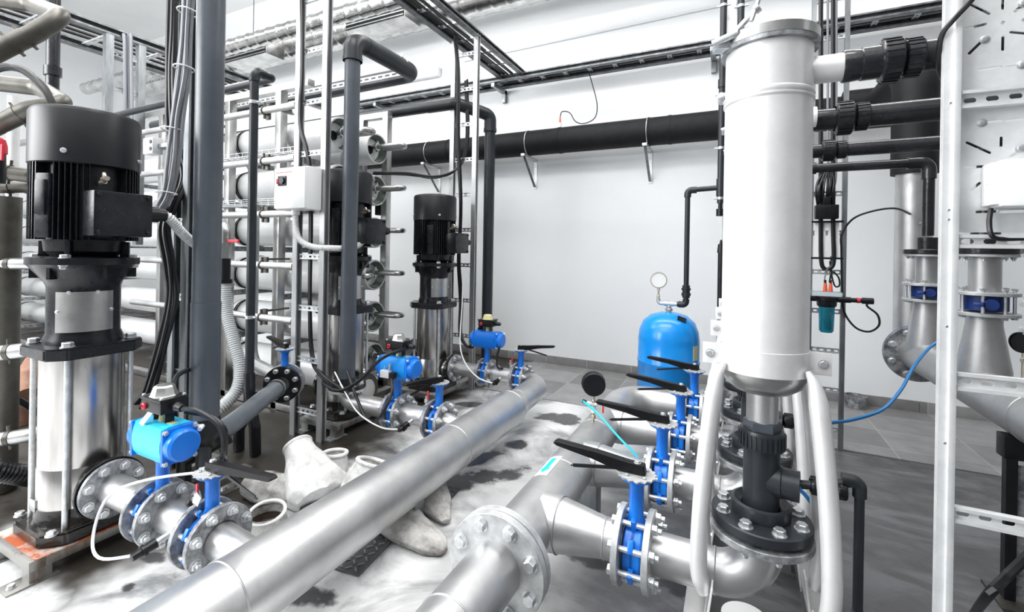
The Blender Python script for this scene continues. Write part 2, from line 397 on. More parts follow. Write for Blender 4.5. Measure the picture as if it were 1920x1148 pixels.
def inst(root, loc, label, rotz=0., group=None, sc=(1, 1, 1), first=False):
    o = root if first else dup(root)
    o.location = loc; o.rotation_euler = (0, 0, rotz); o.scale = sc; o['label'] = label
    if group: o['group'] = group
    return o
BOLTS = {}
def bolt(parent, pos, axis, r=.012, h=.010, washer=True, stud=0., name='bolt', mat_='bolt'):
    key = (round(r, 4), round(h, 4), washer, round(stud, 4), name, mat_)
    if key not in BOLTS:
        B = MB()
        if washer: B.cyl((0, 0, -.001), (0, 0, .002), r*1.25, 16)
        B.hexa((0, 0, .002), (0, 0, 1), r, h)
        if stud: B.cyl((0, 0, h), (0, 0, h+stud), r*.55, 10, ch=.001)
        BOLTS[key] = finish(name, B, M[mat_])
    o = bpy.data.objects.new(name, BOLTS[key]); C.objects.link(o); o.parent = parent
    o.matrix_local = FR[root_of(parent).name].inverted() @ TM(pos, axis)
    return o
def circle_pts(c, axis, r, n, ph=0.):
    Mx = TM(c, axis); return [Mx @ Vector((r*math.cos(2*PI*k/n+ph), r*math.sin(2*PI*k/n+ph), 0)) for k in range(n)]
def flange(parent, c, axis, OD=.215, bore=.112, th=.018, nb=8, mat_='galv_flange', bolts=1, br=.0150, label=None, stud=0., ph=PI/8, name='flange'):
    """axis = side the bolt heads stand on"""
    a = Vector(axis).normalized(); c = Vector(c); B = MB().disc_ring(c, a, OD/2, bore/2, th)
    f = part(name, B, M[mat_], parent, label)
    if bolts:
        for p in circle_pts(c+a*th/2, a, OD/2*.80, nb, ph): bolt(f, p, a, br, br*.85, stud=stud)
    return f
exec_order = []

# ------------------------------------------------------------------ the setting
WY = 4.57
def struct(name, B, mt): return solo(name, B, mt, None, None, kind='structure')
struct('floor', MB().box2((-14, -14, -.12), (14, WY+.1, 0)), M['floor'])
tb = MB()
tb.box2((-1.95, 3.45, .0), (6, WY, .006)); struct('floor_tiled', tb, M['tile'])
struct('wall_back', MB().box2((-14, WY, -.1), (14, WY+.2, 5.2)), M['wallm'])
struct('wall_left', MB().box2((-11.2, -3, -.1), (-11, WY+.2, 5.2)), M['wallm'])
cb = MB().box2((-14, -6, 4.95), (10, WY+.2, 5.1)); struct('ceiling', cb, M['ceil'])
for k, yb in enumerate((.4, 2.5)):
    struct('trim_%d' % (k+2), MB().box2((-11, yb, 4.75), (10, yb+.35, 4.949)), M['ceil'])
bs = MB()
for k in range(22): bs.box2((-5.2+k*.5+.002, WY-.012, .006), (-5.2+(k+1)*.5-.002, WY-.0005, .09), .002)
struct('baseboard_back', bs, M['tile'])
# ceiling ridge beams running along the wall
# ------------------------------------------------------------------ butterfly valves
def valve_body(t, blue='blue', neck_top=.20, rods=True, r=.070):
    B = MB().disc_ring((0, 0, 0), (1, 0, 0), r+.004, .052, .050, 36, .004)
    B.disc_ring((0, 0, 0), (1, 0, 0), r+.004, r-.01, .012, 36)
    B.cyl((0, 0, -r-.022), (0, 0, -r+.01), .012, 12)
    for s in (-1, 1):
        for sz in (-1, 1):
            B.box((0, s*.071, sz*.040), (.016, .030, .034), Matrix.Rotation(s*sz*.5, 3, 'X'), .004)
    b = part('valve_body', B, M[blue], t)
    part('valve_disc', MB().cyl((-.004, 0, 0), (.004, 0, 0), .051, 32), M['steel'], t)
    B = MB().lathe([(.030, r-.012), (.026, r+.01), (.021, r+.02), (.021, neck_top-.02), (.028, neck_top-.008), (.028, neck_top), (0, neck_top)], seg=20)
    B.box((0, -.03, r-.005), (.014, .014, .07), Matrix.Rotation(.35, 3, 'X'), .003)
    part('neck', B, M[blue], t)
    if rods:
        for p in circle_pts((0, 0, 0), (1, 0, 0), .087, 8, PI/8):
            B = MB(); B.cyl((-.062, p.y, p.z), (.076, p.y, p.z), .0078, 10, ch=.001)
            B.hexa((-.051, p.y, p.z), (-1, 0, 0), .0145, .011)
            B.cyl((.0505, p.y, p.z), (.053, p.y, p.z), .018, 16); B.hexa((.053, p.y, p.z), (1, 0, 0), .0145, .012)
            part('tie_rod', B, M['bolt'], t)
def lever_set(t, ang, z0=.20, L=.25, notch='flange_light', lift=.035):
    """ang: direction the lever points, about Z"""
    part('mounting_plate', MB().cyl((0, 0, z0), (0, 0, z0+.009), .048, 30, ch=.002), M['blue'], t)
    B = MB(); n = 16; poly = []
    for k in range(n*2):
        a = 2*PI*k/(n*2); rr = .057 if k % 2 else .050; poly.append((rr*math.cos(a), rr*math.sin(a)))
    B.prism(poly, Matrix.Translation((0, 0, z0+.009)), .004)
    np_ = part('notch_plate', B, M[notch], t)
    for a in (.8, 2.4, 4.0, 5.5): bolt(np_, (.036*math.cos(a), .036*math.sin(a), z0+.013), (0, 0, 1), .006, .004, False)
    R = Matrix.Rotation(ang, 4, 'Z')
    prof = [(-.026, 0), (.05, 0), (.09, .010), (L*.55, .020), (L, .020+lift*.4), (L+.012, .028+lift*.4), (L, .036+lift*.4), (L*.5, .041), (.04, .032), (-.022, .030)]
    B = MB(); Mx = R @ Matrix.Translation((0, .014, z0+.013)) @ Matrix.Rotation(PI/2, 4, 'X')
    B.prism(prof, Mx, .028)
    bmesh.ops.bevel(B.bm, geom=B.bm.edges[:], offset=.003, segments=1, affect='EDGES')
    lv = part('lever', B, M['lever'], t)
    q = lambda x, y, z: R @ Vector((x, y, z))
    B = MB(); B.bar(q(.06, 0, z0+.016), q(L*.8, -.012, z0-.012), [(-.005, -.002), (.005, -.002), (.005, .002), (-.005, .002)])
    B.cyl(q(L*.8, -.012, z0-.012), q(L*.83, -.012, z0-.014), .003, 8)
    part('trigger', B, M['black'], lv)
    bolt(lv, q(0, 0, z0+.042), (0, 0, 1), .009, .006)
def lever_valve(label, ang, group, L=.25):
    t = thing('butterfly_valve', label, 'valve', (0, 0, 0), group); valve_body(t); lever_set(t, ang, L=L); return t
def actuator_valve(label, group, col='azure', cap='azure_cap', dome='steel', z0=.20, solen=False):
    t = thing('actuated_valve', label, 'valve', (0, 0, 0), group); valve_body(t, neck_top=z0)
    zc = z0+.062; hh = .062; Lh = .088
    # ribbed extruded body
    prof = [(-.052, -.040), (-.040, -.060), (.040, -.060), (.052, -.040), (.056, -.012), (.056, .012), (.052, .040), (.046, .060), (.03, .064), (-.03, .064), (-.046, .060), (-.052, .040), (-.056, .012), (-.056, -.012)]
    B = MB().prism(prof, Matrix.Translation((-Lh, 0, zc)) @ Matrix(((0, 0, 1, 0), (1, 0, 0, 0), (0, 1, 0, 0), (0, 0, 0, 1))), 2*Lh)
    B.box((0, 0, zc-.066), (.07, .05, .012), None, .003)
    ab = part('actuator_body', B, M[col], t)
    part('rating_plate', MB().box((.05, .0, zc+.0645), (.04, .022, .0015)), M['yellow'], ab)
    for s in (-1, 1):
        B = MB().box((s*(Lh+.008), 0, zc), (.016, .112, .124), None, .006)
        B.lathe([(.054, .0), (.056, .004), (.054, .026), (.047, .034), (0, .036)], (s*(Lh+.014), 0, zc), (s, 0, 0), 36)
        e = part('end_cap', B, M[cap], t)
        for a in (-1, 1):
            for b in (-1, 1): bolt(e, (s*(Lh+.016), a*.047, zc+b*.053), (s, 0, 0), .007, .006)
    zt = zc+.064
    B = MB()
    for s in (-1, 1): B.box((s*.035, 0, zt+.018), (.004, .03, .036))
    B.box((0, 0, zt+.036), (.074, .032, .004)); part('bracket', B, M['black'], t)
    part('indicator_hub', MB().cyl((0, 0, zt), (0, 0, zt+.03), .016, 18, .012), M['yellow'], t)
    B = MB().box((0, 0, zt+.060), (.125, .085, .044), None, .006)
    B.box((0, 0, zt+.086), (.132, .092, .010), None, .003); sb = part('switch_box', B, M['black'], t)
    B = MB().lathe([(.043, 0), (.040, .004), (.032, .030), (.027, .036), (0, .036)], (0, 0, zt+.091), seg=8, ph=PI/8); part('indicator_dome', B, M[dome], sb, ang=20)
    B = MB().cyl((.055, 0, zt+.062), (.085, 0, zt+.062), .014, 14).cyl((.085, 0, zt+.062), (.112, 0, zt+.060), .017, 12, .012); part('cable_gland', B, M['black'], sb)
    B = MB().lathe([(.005, 0), (.012, 0), (.012, .006), (.008, .009), (.005, .004)], (-.035, -.043, zt+.058), (0, -1, 0), 18); part('entry_plug', B, M['red'], sb)
    for a in (-1, 1):
        for b in (-1, 1): bolt(sb, (a*.056, b*.036, zt+.091), (0, 0, 1), .005, .004)
    if solen:
        B = MB().box((-.03, -.072, zc-.03), (.06, .03, .04), None, .002); s_ = part('solenoid_block', B, M['white'], t)
        part('coil', MB().box((.03, -.082, zc-.03), (.032, .034, .036), None, .004), M['black'], s_)
        part('silencer', MB().cyl((-.005, -.07, zc-.005), (-.005, -.07, zc+.03), .008, 12).cyl((-.04, -.07, zc-.005), (-.04, -.07, zc+.01), .006, 12), M['bolt'], s_)
    else:
        B = MB().cyl((Lh-.01, .05, zc+.04), (Lh+.02, .07, zc+.04), .006, 10).cyl((Lh+.02, .07, zc+.04), (Lh+.034, .052, zc+.036), .008, 10); part('exhaust_fitting', B, M['white'], t)
    return t
AZ = .25      # axis height of the pump lines
LY = (.92, 2.10, 3.11); BX = -1.27; BZ = .20
g_act = 'actuated valves on the pump delivery lines'; g_lv = 'lever valves on the pump delivery lines'
av = actuator_valve('', g_act, col='cyan_enamel')
XA = (-1.82, -1.75, -1.72); XB = (-1.53, -1.46, -1.43)
AZL = (.25, .255, .25)
inst(av, (XA[0], LY[0], AZL[0]), 'light blue actuated butterfly valve on the near pump line, largest of its kind', first=True)
part('paper_tag', MB().box((-.02, -.045, .345), (.022, .002, .05), Matrix.Rotation(.35, 3, 'Y') @ Matrix.Rotation(-.5, 3, 'X')), M['white'], av)
av2 = actuator_valve('azure blue actuated valve with white solenoid block below the thin grey riser', g_act, solen=True)
av2.location = (XA[1], LY[1], AZL[1])
av3 = actuator_valve('deep blue actuated valve with pale yellow indicator on the far pump line near the wall', g_act, col='azure_cap', cap='azure_cap', dome='yellow')
av3.location = (XA[2], LY[2], AZL[2])
v1 = lever_valve('blue lever valve nearest the camera, its black lever over the open white ring', 0, g_lv, .29); v1.location = (XB[0], LY[0], AZL[0])
part('paper_tag', MB().box((-.028, -.032, .125), (.028, .002, .036), Matrix.Rotation(.5, 3, 'Y')), M['white'], v1)
v2 = lever_valve('blue lever valve with pale serrated plate between middle pump and the long pipe', -PI*.55, g_lv); v2.location = (XB[1], LY[1], AZL[1])
v3 = lever_valve('small far blue lever valve beside the elbow of the long steel pipe', 0.12, g_lv); v3.location = (XB[2], LY[2], AZL[2])

def spool(label, p0, p1, r, fl0, fl1, mt='satin', extra=None, cat='pipe', group=None, name='flanged_pipe'):
    p0 = Vector(p0); p1 = Vector(p1); t = thing(name, label, cat, p0, group)
    part('pipe_body', MB().tube([p0, p1], r, seg=32), M[mt], t)
    d = (p1-p0).normalized()
    if fl0: flange(t, p0+d*.01, d, bolts=fl0 == 2, bore=2*r-.002)
    if fl1: flange(t, p1-d*.01, -d, bolts=fl1 == 2, bore=2*r-.002)
    return t
g_sp = 'short flanged pipes of the pump lines'
GP = .031
names_l = ('nearest pump', 'middle pump', 'far pump')
for k in (0, 2):
    y = LY[k]; z = AZL[k]; x0 = (-2.17, 0, -2.02)[k]
    t = spool('short steel pipe with bolted flange on the side of the %s' % names_l[k], (x0, y, z), (XA[k]-GP, y, z), .055, 2, 1, group=g_sp)
    part('gasket', MB().disc_ring((x0-.006, y, z), (1, 0, 0), .114, .05, .010), M['black'], t)
for k in range(3):
    y = LY[k]; z = AZL[k]
    t = spool('short steel pipe between the two valves of the %s line' % names_l[k], (XA[k]+GP, y, z), (XB[k]-GP, y, z), .055, 1, 1, group=g_sp)
    xm = (XA[k]+XB[k])/2
    part('test_stub', MB().cyl((xm, y-.05, z-.01), (xm, y-.10, z-.02), .011, 12), M['bolt'], t)
    part('sensor_plug', MB().cyl((xm, y-.09, z-.018), (xm-.003, y-.155, z-.03), .017, 14, .012).cyl((xm, y-.12, z-.024), (xm, y-.13, z-.026), .020, 14), M['black'], t)
    part('drain_valve', MB().cyl((xm+.06, y, z+.05), (xm+.06, y, z+.12), .009, 12).box((xm+.06, y, z+.095), (.022, .02, .022), None, .004), M['bolt'], t)
    part('drain_tap', MB().box((xm+.075, y-.008, z+.13), (.010, .006, .05), None, .002), M['red'], t)
# ------------------------------------------------------------------ the long collecting pipe with its tapering far end
t = thing('collecting_pipe', 'long thick steel pipe running diagonally across the floor from bottom left to the far elbow', 'pipe', (BX, 1.5, 0))
RB = .112
pts = [(BX, 2.55, BZ), (BX, .88, BZ), (BX, .70, BZ-.02), (BX-.02, .35, BZ-.1)]
B = MB().tube([(BX, -.6, BZ+.0), (BX, 2.60, BZ)], RB, seg=48)
for yy in (.80, .45, 1.95): B.torus((BX, yy, BZ), (0, 1, 0), RB-.001, .0035, 48, 6)
part('pipe_body', B, M['satin'], t)
B = MB().lathe([(RB, 0), (.085, .12), (.085, .13)], (BX, 2.60, BZ), (0, 1, 0), 48); B.torus((BX, 2.60, BZ), (0, 1, 0), RB-.001, .003, 48, 6).torus((BX, 2.72, BZ), (0, 1, 0), .084, .003, 48, 6)
part('reducer', B, M['satin'], t)
B = MB().path(fillet([(BX, 2.72, BZ+.005), (BX, LY[2], BZ+.02), (XB[2]+GP, LY[2], AZL[2])], .115, 14), lambda u: .085-.03*max(0, min(1, (u-.15)/.8)), 40)
e = part('elbow', B, M['satin'], t)
flange(e.parent, (XB[2]+GP+.01, LY[2], AZL[2]), (1, 0, 0), bolts=0)
for k in (0, 1):
    part('branch', MB().tube([(XB[k]+GP, LY[k], AZL[k]), (BX-.03, LY[k], (AZL[k]+BZ)/2)], .055, seg=32), M['satin'], t)
    flange(t, (XB[k]+GP+.01, LY[k], AZL[k]), (1, 0, 0), bolts=0)
for yy in (1.62, .2):
    part('support_foot', MB().box2((BX-.05, yy-.03, 0), (BX+.05, yy+.03, BZ-RB+.01)), M['strut'], t)

# ------------------------------------------------------------------ pumps
def make_pump():
    t = thing('vertical_pump', '', 'pump', (0, 0, 0), 'vertical multistage pumps in a row')
    P_ = lambda n, B, mt, par=t, **k: part(n, B, M[mt], par, **k)
    octo = lambda R, c: [(R, -R+c), (R, R-c), (R-c, R), (-R+c, R), (-R, R-c), (-R, -R+c), (-R+c, -R), (R-c, -R)]
    # base casting
    B = MB().prism(octo(.165, .06), Matrix.Translation((0, 0, .085)), .05); bmesh.ops.bevel(B.bm, geom=B.bm.edges[:], offset=.008, segments=2, affect='EDGES')
    B.lathe([(.15, .13), (.138, .15), (.133, .19), (.0, .19)], seg=40)
    base = P_('base_casting', B, 'iron')
    for a in (-1, 1):
        for b in (-1, 1): bolt(base, (a*.135, b*.135, .135), (0, 0, 1), .015, .012)
    B = MB().lathe([(.131, .17), (.131, .335), (.128, .34), (.128, .345)], seg=48)
    B.cyl((.10, .02, .25), (.195, .02, .25), .075, 36); B.cyl((-.10, .02, .25), (-.195, .02, .25), .075, 36)
    P_('lower_chamber', B, 'polish')
    for s in (-1, 1): P_('port_collar', MB().disc_ring((s*.178, .02, .25), (1, 0, 0), .112, .05, .022), 'iron')
    B = MB().lathe([(.127, .335), (.129, .345), (.129, .765), (.12, .77)], seg=56); P_('outer_sleeve', B, 'polish')
    for k in range(4):
        a = PI/4+k*PI/2+.12; x, y = .150*math.cos(a), .150*math.sin(a)
        r = P_('tie_rod', MB().cyl((x, y, .13), (x, y, .83), .0095, 12, ch=.002), 'galv')
        bolt(r, (x, y, .812), (0, 0, 1), .018, .016)
    B = MB().prism(octo(.155, .05), Matrix.Translation((0, 0, .765)), .045); bmesh.ops.bevel(B.bm, geom=B.bm.edges[:], offset=.006, segments=2, affect='EDGES')
    hp = P_('head_plate', B, 'motor')
    bolt(hp, (-.105, -.137, .788), (-.4, -.9, 0), .017, .014); 
    # motor stool with window
    B = MB().lathe([(.122, .81), (.12, .83), (.112, .85), (.112, 1.03), (.118, 1.05), (.165, 1.115), (.172, 1.12), (.172, 1.145), (.14, 1.15), (0, 1.15)], seg=48)
    for k in range(6):
        a = k*PI/3; B.box((.13*math.cos(a), .13*math.sin(a), 1.09), (.06, .012, .05), Matrix.Rotation(a, 3, 'Z'))
    st = P_('motor_stool', B, 'motor')
    # coupling guard : curved sheet on the camera side
    Mx = Matrix.Identity(4); B = MB(); r0, r1 = .116, .1185; a0, a1, n = -1.12, .42, 14; g = []
    for k in range(n+1):
        a = a0+(a1-a0)*k/n; c, s = math.cos(a), math.sin(a)
        g.append([B.bm.verts.new((r_*c, r_*s, z)) for r_, z in ((r0, .86), (r1, .86), (r1, 1.015), (r0, 1.015))])
    for k in range(n): B.bridge(g[k], g[k+1])
    B.cap(g[0]); B.cap(g[-1], True)
    gd = P_('coupling_guard', B, 'steel')
    for a, z in ((-1.06, .94), (.36, .94), (-.75, 1.012), (-.05, 1.012)): bolt(gd, (.118*math.cos(a), .118*math.sin(a), z), (math.cos(a), math.sin(a), 0), .006, .004)
    for k in range(4):
        a = PI/4+k*PI/2+.05; bolt(st, (.153*math.cos(a), .153*math.sin(a), 1.145), (0, 0, 1), .016, .012)
        bolt(st, (.160*math.cos(a), .160*math.sin(a), 1.118), (0, 0, -1), .014, .012)
    # motor
    B = MB().lathe([(.10, 1.15), (.12, 1.17), (.125, 1.215), (.135, 1.225), (.135, 1.52), (.0, 1.52)], seg=48)
    for k in range(4):
        a = PI/4+k*PI/2+.05; B.box((.128*math.cos(a), .128*math.sin(a), 1.18), (.03, .018, .06), Matrix.Rotation(a, 3, 'Z'), .003)
    mh = P_('motor_housing', B, 'motor')
    B = MB()
    for k in range(60):
        a = 2*PI*k/60
        if abs(math.atan2(math.sin(a-.05), math.cos(a-.05))) < .34 or abs(math.atan2(math.sin(a+1.15), math.cos(a+1.15))) < .20: continue
        B.box((.149*math.cos(a), .149*math.sin(a), 1.365), (.034, .0035, .30), Matrix.Rotation(a, 3, 'Z'))
    P_('cooling_fins', B, 'motor', mh)
    a = -1.15; B = MB().box((.150*math.cos(a), .150*math.sin(a), 1.34), (.04, .052, .24), Matrix.Rotation(a, 3, 'Z'), .006)
    B.box((.160*math.cos(a), .160*math.sin(a), 1.37), (.04, .04, .13), Matrix.Rotation(a, 3, 'Z'), .006); P_('drain_boss', B, 'motor', mh)
    B = MB().lathe([(.16, 1.50), (.170, 1.505), (.170, 1.70), (.163, 1.715), (.14, 1.722), (0, 1.722)], seg=56); fc = P_('fan_cover', B, 'cover')
    for k in range(4):
        a = -.75+k*PI/2; bolt(fc, (.170*math.cos(a), .170*math.sin(a), 1.545), (math.cos(a), math.sin(a), 0), .008, .006)
    B = MB().box((.208, .02, 1.315), (.085, .19, .17), None, .008); B.box((.165, .02, 1.315), (.05, .17, .15), None, .004)
    tb_ = P_('terminal_box', B, 'motor')
    for a in (-.08, .08):
        for b in (-.07, .07): bolt(tb_, (.250, .02+a, 1.315+b), (1, 0, 0), .008, .005, False, mat_='black')
    P_('cable_gland', MB().cyl((.208, .112, 1.325), (.208, .150, 1.325), .032, 16).cyl((.208, .150, 1.325), (.208, .178, 1.325), .026, 12), 'black', tb_)
    B = MB().torus((.19, -.02, 1.455), (.3, .95, .1), .016, .006, 20, 8).cyl((.165, -.02, 1.435), (.19, -.02, 1.44), .010, 12).cyl((.18, -.02, 1.45), (.235, -.03, 1.448), .009, 10); P_('eye_bolt', B, 'brass', mh)
    B = MB().box((-.03, -.133, .2), (.05, .006, .045), None, .001); pl = P_('nameplate', B, 'steel')
    return t
PX = ((-2.36, .90), (-2.39, 2.30), (-2.22, 3.09))
pump = make_pump()
inst(pump, (PX[0][0], PX[0][1], 0), 'large black and steel vertical pump nearest the camera at left', first=True)
inst(pump, (PX[1][0], PX[1][1], 0), 'middle vertical pump standing behind the thin grey riser and zinc ladder', sc=(1, 1, 1))
inst(pump, (PX[2][0], PX[2][1], 0), 'farthest vertical pump, whole against the white wall beside the tray ladder', sc=(1.02, 1.02, .955))
# nameplate marks and skids
def make_skid(rust='rust'):
    t = thing('pump_skid', '', 'pump base', (0, 0, 0), 'steel skids under the pumps')
    for s in (-1, 1):
        part('beam', MB().box2((s*.13-.035, -.20, .045), (s*.13+.035, .62, .079), .004), M['skid'], t)
    part('end_plate', MB().box2((-.17, -.205, .048), (.17, -.16, .084), .003), M['skid'], t)
    part('deck', MB().box2((-.168, -.19, .080), (.168, .22, .085), .001), M[rust], t)
    for x in (-.13, .13):
        for y in (-.17, .56):
            f = part('foot', MB().box2((x-.03, y-.03, .004), (x+.03, y+.03, .05)), M['skid'], t)
            pl = part('foot_plate', MB().box2((x-.04, y-.09, 0), (x+.04, y+.05, .006), .001), M['skid' if rust == 'rust' else rust], t)
            bolt(pl, (x, y-.065, .006), (0, 0, 1), .011, .010)
    return t
sk = make_skid()
inst(sk, (PX[0][0], PX[0][1], 0), 'stained steel skid with rusty orange deck under the nearest pump', first=True)
sk = make_skid('galv_flange')
inst(sk, (PX[1][0], PX[1][1], 0), 'steel skid under the middle pump', first=True)
inst(sk, (PX[2][0], PX[2][1], 0), 'steel skid under the farthest pump by the wall')

# ------------------------------------------------------------------ strut ladders
SP = [(-.0205, -.0205), (.0205, -.0205), (.0205, .0205), (.011, .0205), (.011, .012), (.014, .012), (.014, -.014), (-.014, -.014), (-.014, .012), (-.011, .012), (-.011, .0205), (-.0205, .0205)]
def strutp(B, a, b, up, s=1.):
    poly = [(x*s, y*s) for x, y in SP]; a = Vector(a); b = Vector(b); return B.prism(poly, TM(a, b-a, up), (b-a).length)
def ladder(label, a0, a1, b0, b1, n, up, rail='strut', group='zinc cable ladders', rw=.03, s=1., pitch=.035, u0=0.):
    """rails a0->a1 and b0->b1, n perforated rungs"""
    a0, a1, b0, b1 = map(Vector, (a0, a1, b0, b1)); t = thing('cable_ladder', label, 'cable ladder', (a0+b0)/2, group)
    part('rail', strutp(MB(), a0, a1, up, s), M[rail], t); part('rail', strutp(MB(), b0, b1, up, s), M[rail], t)
    upv = (a1-a0).normalized()
    for k in range(n):
        f = u0+(k+.5)/n*(1-u0); p = a0.lerp(a1, f); q = b0.lerp(b1, f); d = (q-p).normalized(); p = p+d*.02*s; q = q-d*.02*s
        B = MB().perf(p, q, rw, pitch, pitch*.6, rw*.4, .002, upv); nn = d.cross(upv)
        for sg in (-1, 1): B.bar(p+upv*sg*rw/2, q+upv*sg*rw/2, [(-.0015, -.007), (.0015, -.007), (.0015, .007), (-.0015, .007)], up=upv)
        part('rung', B, M['galv'], t)
    return t
ladder('upright zinc cable ladder with thick black and grey cables, left of the thick grey riser', (-2.53, 1.32, 0), (-2.53, 1.32, 4.9), (-2.42, 1.32, 0), (-2.42, 1.32, 4.9), 13, (0, -1, 0), s=1.0, u0=0.0)
ladder('upright zinc cable ladder carrying the white switch box', (-2.53, 2.03, 0), (-2.53, 2.03, 4.9), (-2.29, 2.03, 0), (-2.29, 2.03, 4.9), 15, (0, -1, 0), 'strut_light')
ladder('upright zinc cable ladder right of the farthest pump', (-2.25, 3.38, 0), (-2.25, 3.38, 3.06), (-2.02, 3.38, 0), (-2.02, 3.38, 3.06), 10, (0, -1, 0), 'strut_light')
ladder('short hanging zinc ladder above the nearest pump', (-4.9, 2.0, 1.2), (-4.9, 2.0, 3.02), (-4.9, 2.24, 1.2), (-4.9, 2.24, 3.02), 6, (1, 0, 0), s=1.4)
ladder('slim upright ladder rack behind the steel filter housing', (.43, 3.44, 0), (.43, 3.44, 4.9), (.605, 3.44, 0), (.605, 3.44, 4.9), 20, (0, 0, 1) if False else (0, -1, 0), rw=.028, s=.62)
# overhead trays
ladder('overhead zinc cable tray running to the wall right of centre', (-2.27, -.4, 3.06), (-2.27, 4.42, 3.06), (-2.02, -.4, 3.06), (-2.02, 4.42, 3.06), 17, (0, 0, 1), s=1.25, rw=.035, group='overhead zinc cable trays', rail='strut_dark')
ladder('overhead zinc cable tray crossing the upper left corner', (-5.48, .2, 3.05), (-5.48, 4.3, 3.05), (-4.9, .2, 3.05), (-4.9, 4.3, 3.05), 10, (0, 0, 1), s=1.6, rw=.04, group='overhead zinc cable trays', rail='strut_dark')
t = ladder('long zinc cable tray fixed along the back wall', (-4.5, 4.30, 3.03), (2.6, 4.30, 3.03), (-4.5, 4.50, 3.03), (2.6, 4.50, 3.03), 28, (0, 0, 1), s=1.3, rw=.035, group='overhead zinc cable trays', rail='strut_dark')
for x in (-4, -2.35, -.2, 1.6):
    part('wall_arm', MB().box2((x-.02, 4.27, 2.955), (x+.02, WY, 2.995)).box2((x-.02, 4.52, 2.86), (x+.02, WY, 3.0)), M['strut'], t)
def cable(label, pts, r=.006, mt='rubber', name='cable', cat='cable', group=None):
    return solo(name, MB().cable(pts, r), M[mt], label, cat, group)
g = 'cables lying in the overhead trays'
for k in range(5):
    o = random.uniform(-.09, .09)
    cable('black cable lying in the overhead tray that runs to the wall', [(-2.14+o, -.4+y*.8, 3.055+.008*(k % 2)+random.uniform(0, .01)) for y in range(7)], .011, group=g)
for k in range(5):
    o = -.06+k*.03
    cable('dark cable lying in the long tray along the back wall', [(-4.4+y*.95, 4.40+o+random.uniform(-.008, .008), 3.048) for y in range(8)], .010, 'rubber' if k % 2 else 'cable_grey', group=g+' on the back wall')
for k in range(4):
    cable('black cable lying in the upper left overhead tray', [(-5.33+k*.1+random.uniform(-.02, .02), .3+y*.6, 3.075) for y in range(7)], .014, group=g+' at upper left')

# ------------------------------------------------------------------ header with four branches
HX, HZ, HR = -.565, .35, .084
FX = .07; FY = (1.35, 1.80, 2.25, 2.70); VXh = (-.245, -.235, -.215, -.19)
t = thing('header_pipe', 'thick steel header pipe with four branches and a cyan arrow sticker, centre foreground', 'pipe', (HX, 1.9, 0))
HYF = 1.12
B = MB().path(fillet([(HX, HYF, HZ), (HX, FY[3], HZ), (VXh[3]-GP-.05, FY[3], HZ)], .17, 14), HR, 44); 
for yy in (1.60, 2.05, 1.2): B.torus((HX, yy, HZ), (0, 1, 0), HR-.001, .0028, 44, 6)
part('pipe_body', B, M['satin'], t)
flange(t, (HX, HYF, HZ), (0, 1, 0), OD=.285, bore=.15, th=.022, mat_='flange_light', bolts=0)
for k in range(4):
    y = FY[k]; xe = VXh[k]-GP
    if k < 3:
        B = MB().lathe([(.05, 0), (.082, .03), (.082, .075), (.056, xe-HX-.06), (.056, xe-HX)], (HX, y, HZ), (1, 0, 0), 40)
        B.torus((xe-.055, y, HZ), (1, 0, 0), .056, .0025, 36, 6).torus((HX+.09, y, HZ), (1, 0, 0), .081, .0025, 40, 6)
    else: B = MB().lathe([(HR, 0), (.056, .05), (.056, .06)], (xe-.06, y, HZ), (1, 0, 0), 36)
    part('branch', B, M['satin'], t)
    flange(t, (xe-.01, y, HZ), (1, 0, 0), bolts=0, mat_='flange_light')
# sticker on the pipe crown, between first and second branch
def wrap(x0, y0, y1, a0, a1, r, n=10):
    B = MB(); g = []
    for k in range(n+1):
        a = a0+(a1-a0)*k/n; g.append([B.bm.verts.new((x0+rr*math.sin(a), y, HZ+rr*math.cos(a))) for rr, y in ((r, y0), (r+.0008, y0), (r+.0008, y1), (r, y1))])
    for k in range(n): B.bridge(g[k], g[k+1])
    B.cap(g[0]); B.cap(g[-1], True); return B
st = part('flow_sticker', wrap(HX, 1.46, 1.62, -.62, -.02, HR+.0006), M['white'], t, 'white sticker with cyan arrow')
Bq = wrap(HX, 1.51, 1.60, -.44, -.20, HR+.0016, 4)
part('arrow', Bq, M['cyan'], st)
Bq = MB(); r_ = HR+.003
def sp(a, y): return Vector((HX+r_*math.sin(a), y, HZ+r_*math.cos(a)))
v = [Bq.bm.verts.new(sp(a, y)) for a, y in ((-.32, 1.475), (-.54, 1.515), (-.32, 1.515), (-.10, 1.515))]
Bq.bm.faces.new((v[0], v[1], v[2])); Bq.bm.faces.new((v[0], v[2], v[3])); part('arrow', Bq, M['cyan'], st)
for y in (1.95,):
    fb = part('support_foot', MB().box2((HX-.05, y-.04, .006), (HX+.05, y+.04, HZ-HR+.01)).box2((HX-.07, y-.08, 0), (HX+.11, y+.08, .008)), M['strut'], t)
t = thing('supply_pipe', 'thick steel pipe with large eight bolt flange at the bottom centre edge', 'pipe', (HX, .7, 0))
B = MB().tube([(HX, HYF-.022, HZ), (HX, .82, HZ), (HX-.015, .55, HZ-.03), (HX-.03, -.1, HZ-.08)], .076, .3, 40); B.torus((HX, .86, HZ), (0, 1, 0), .0755, .0028, 44, 6)
part('pipe_body', B, M['satin'], t)
flange(t, (HX, HYF-.026, HZ), (0, -1, 0), OD=.285, bore=.15, th=.024, mat_='flange_light', br=.0165)
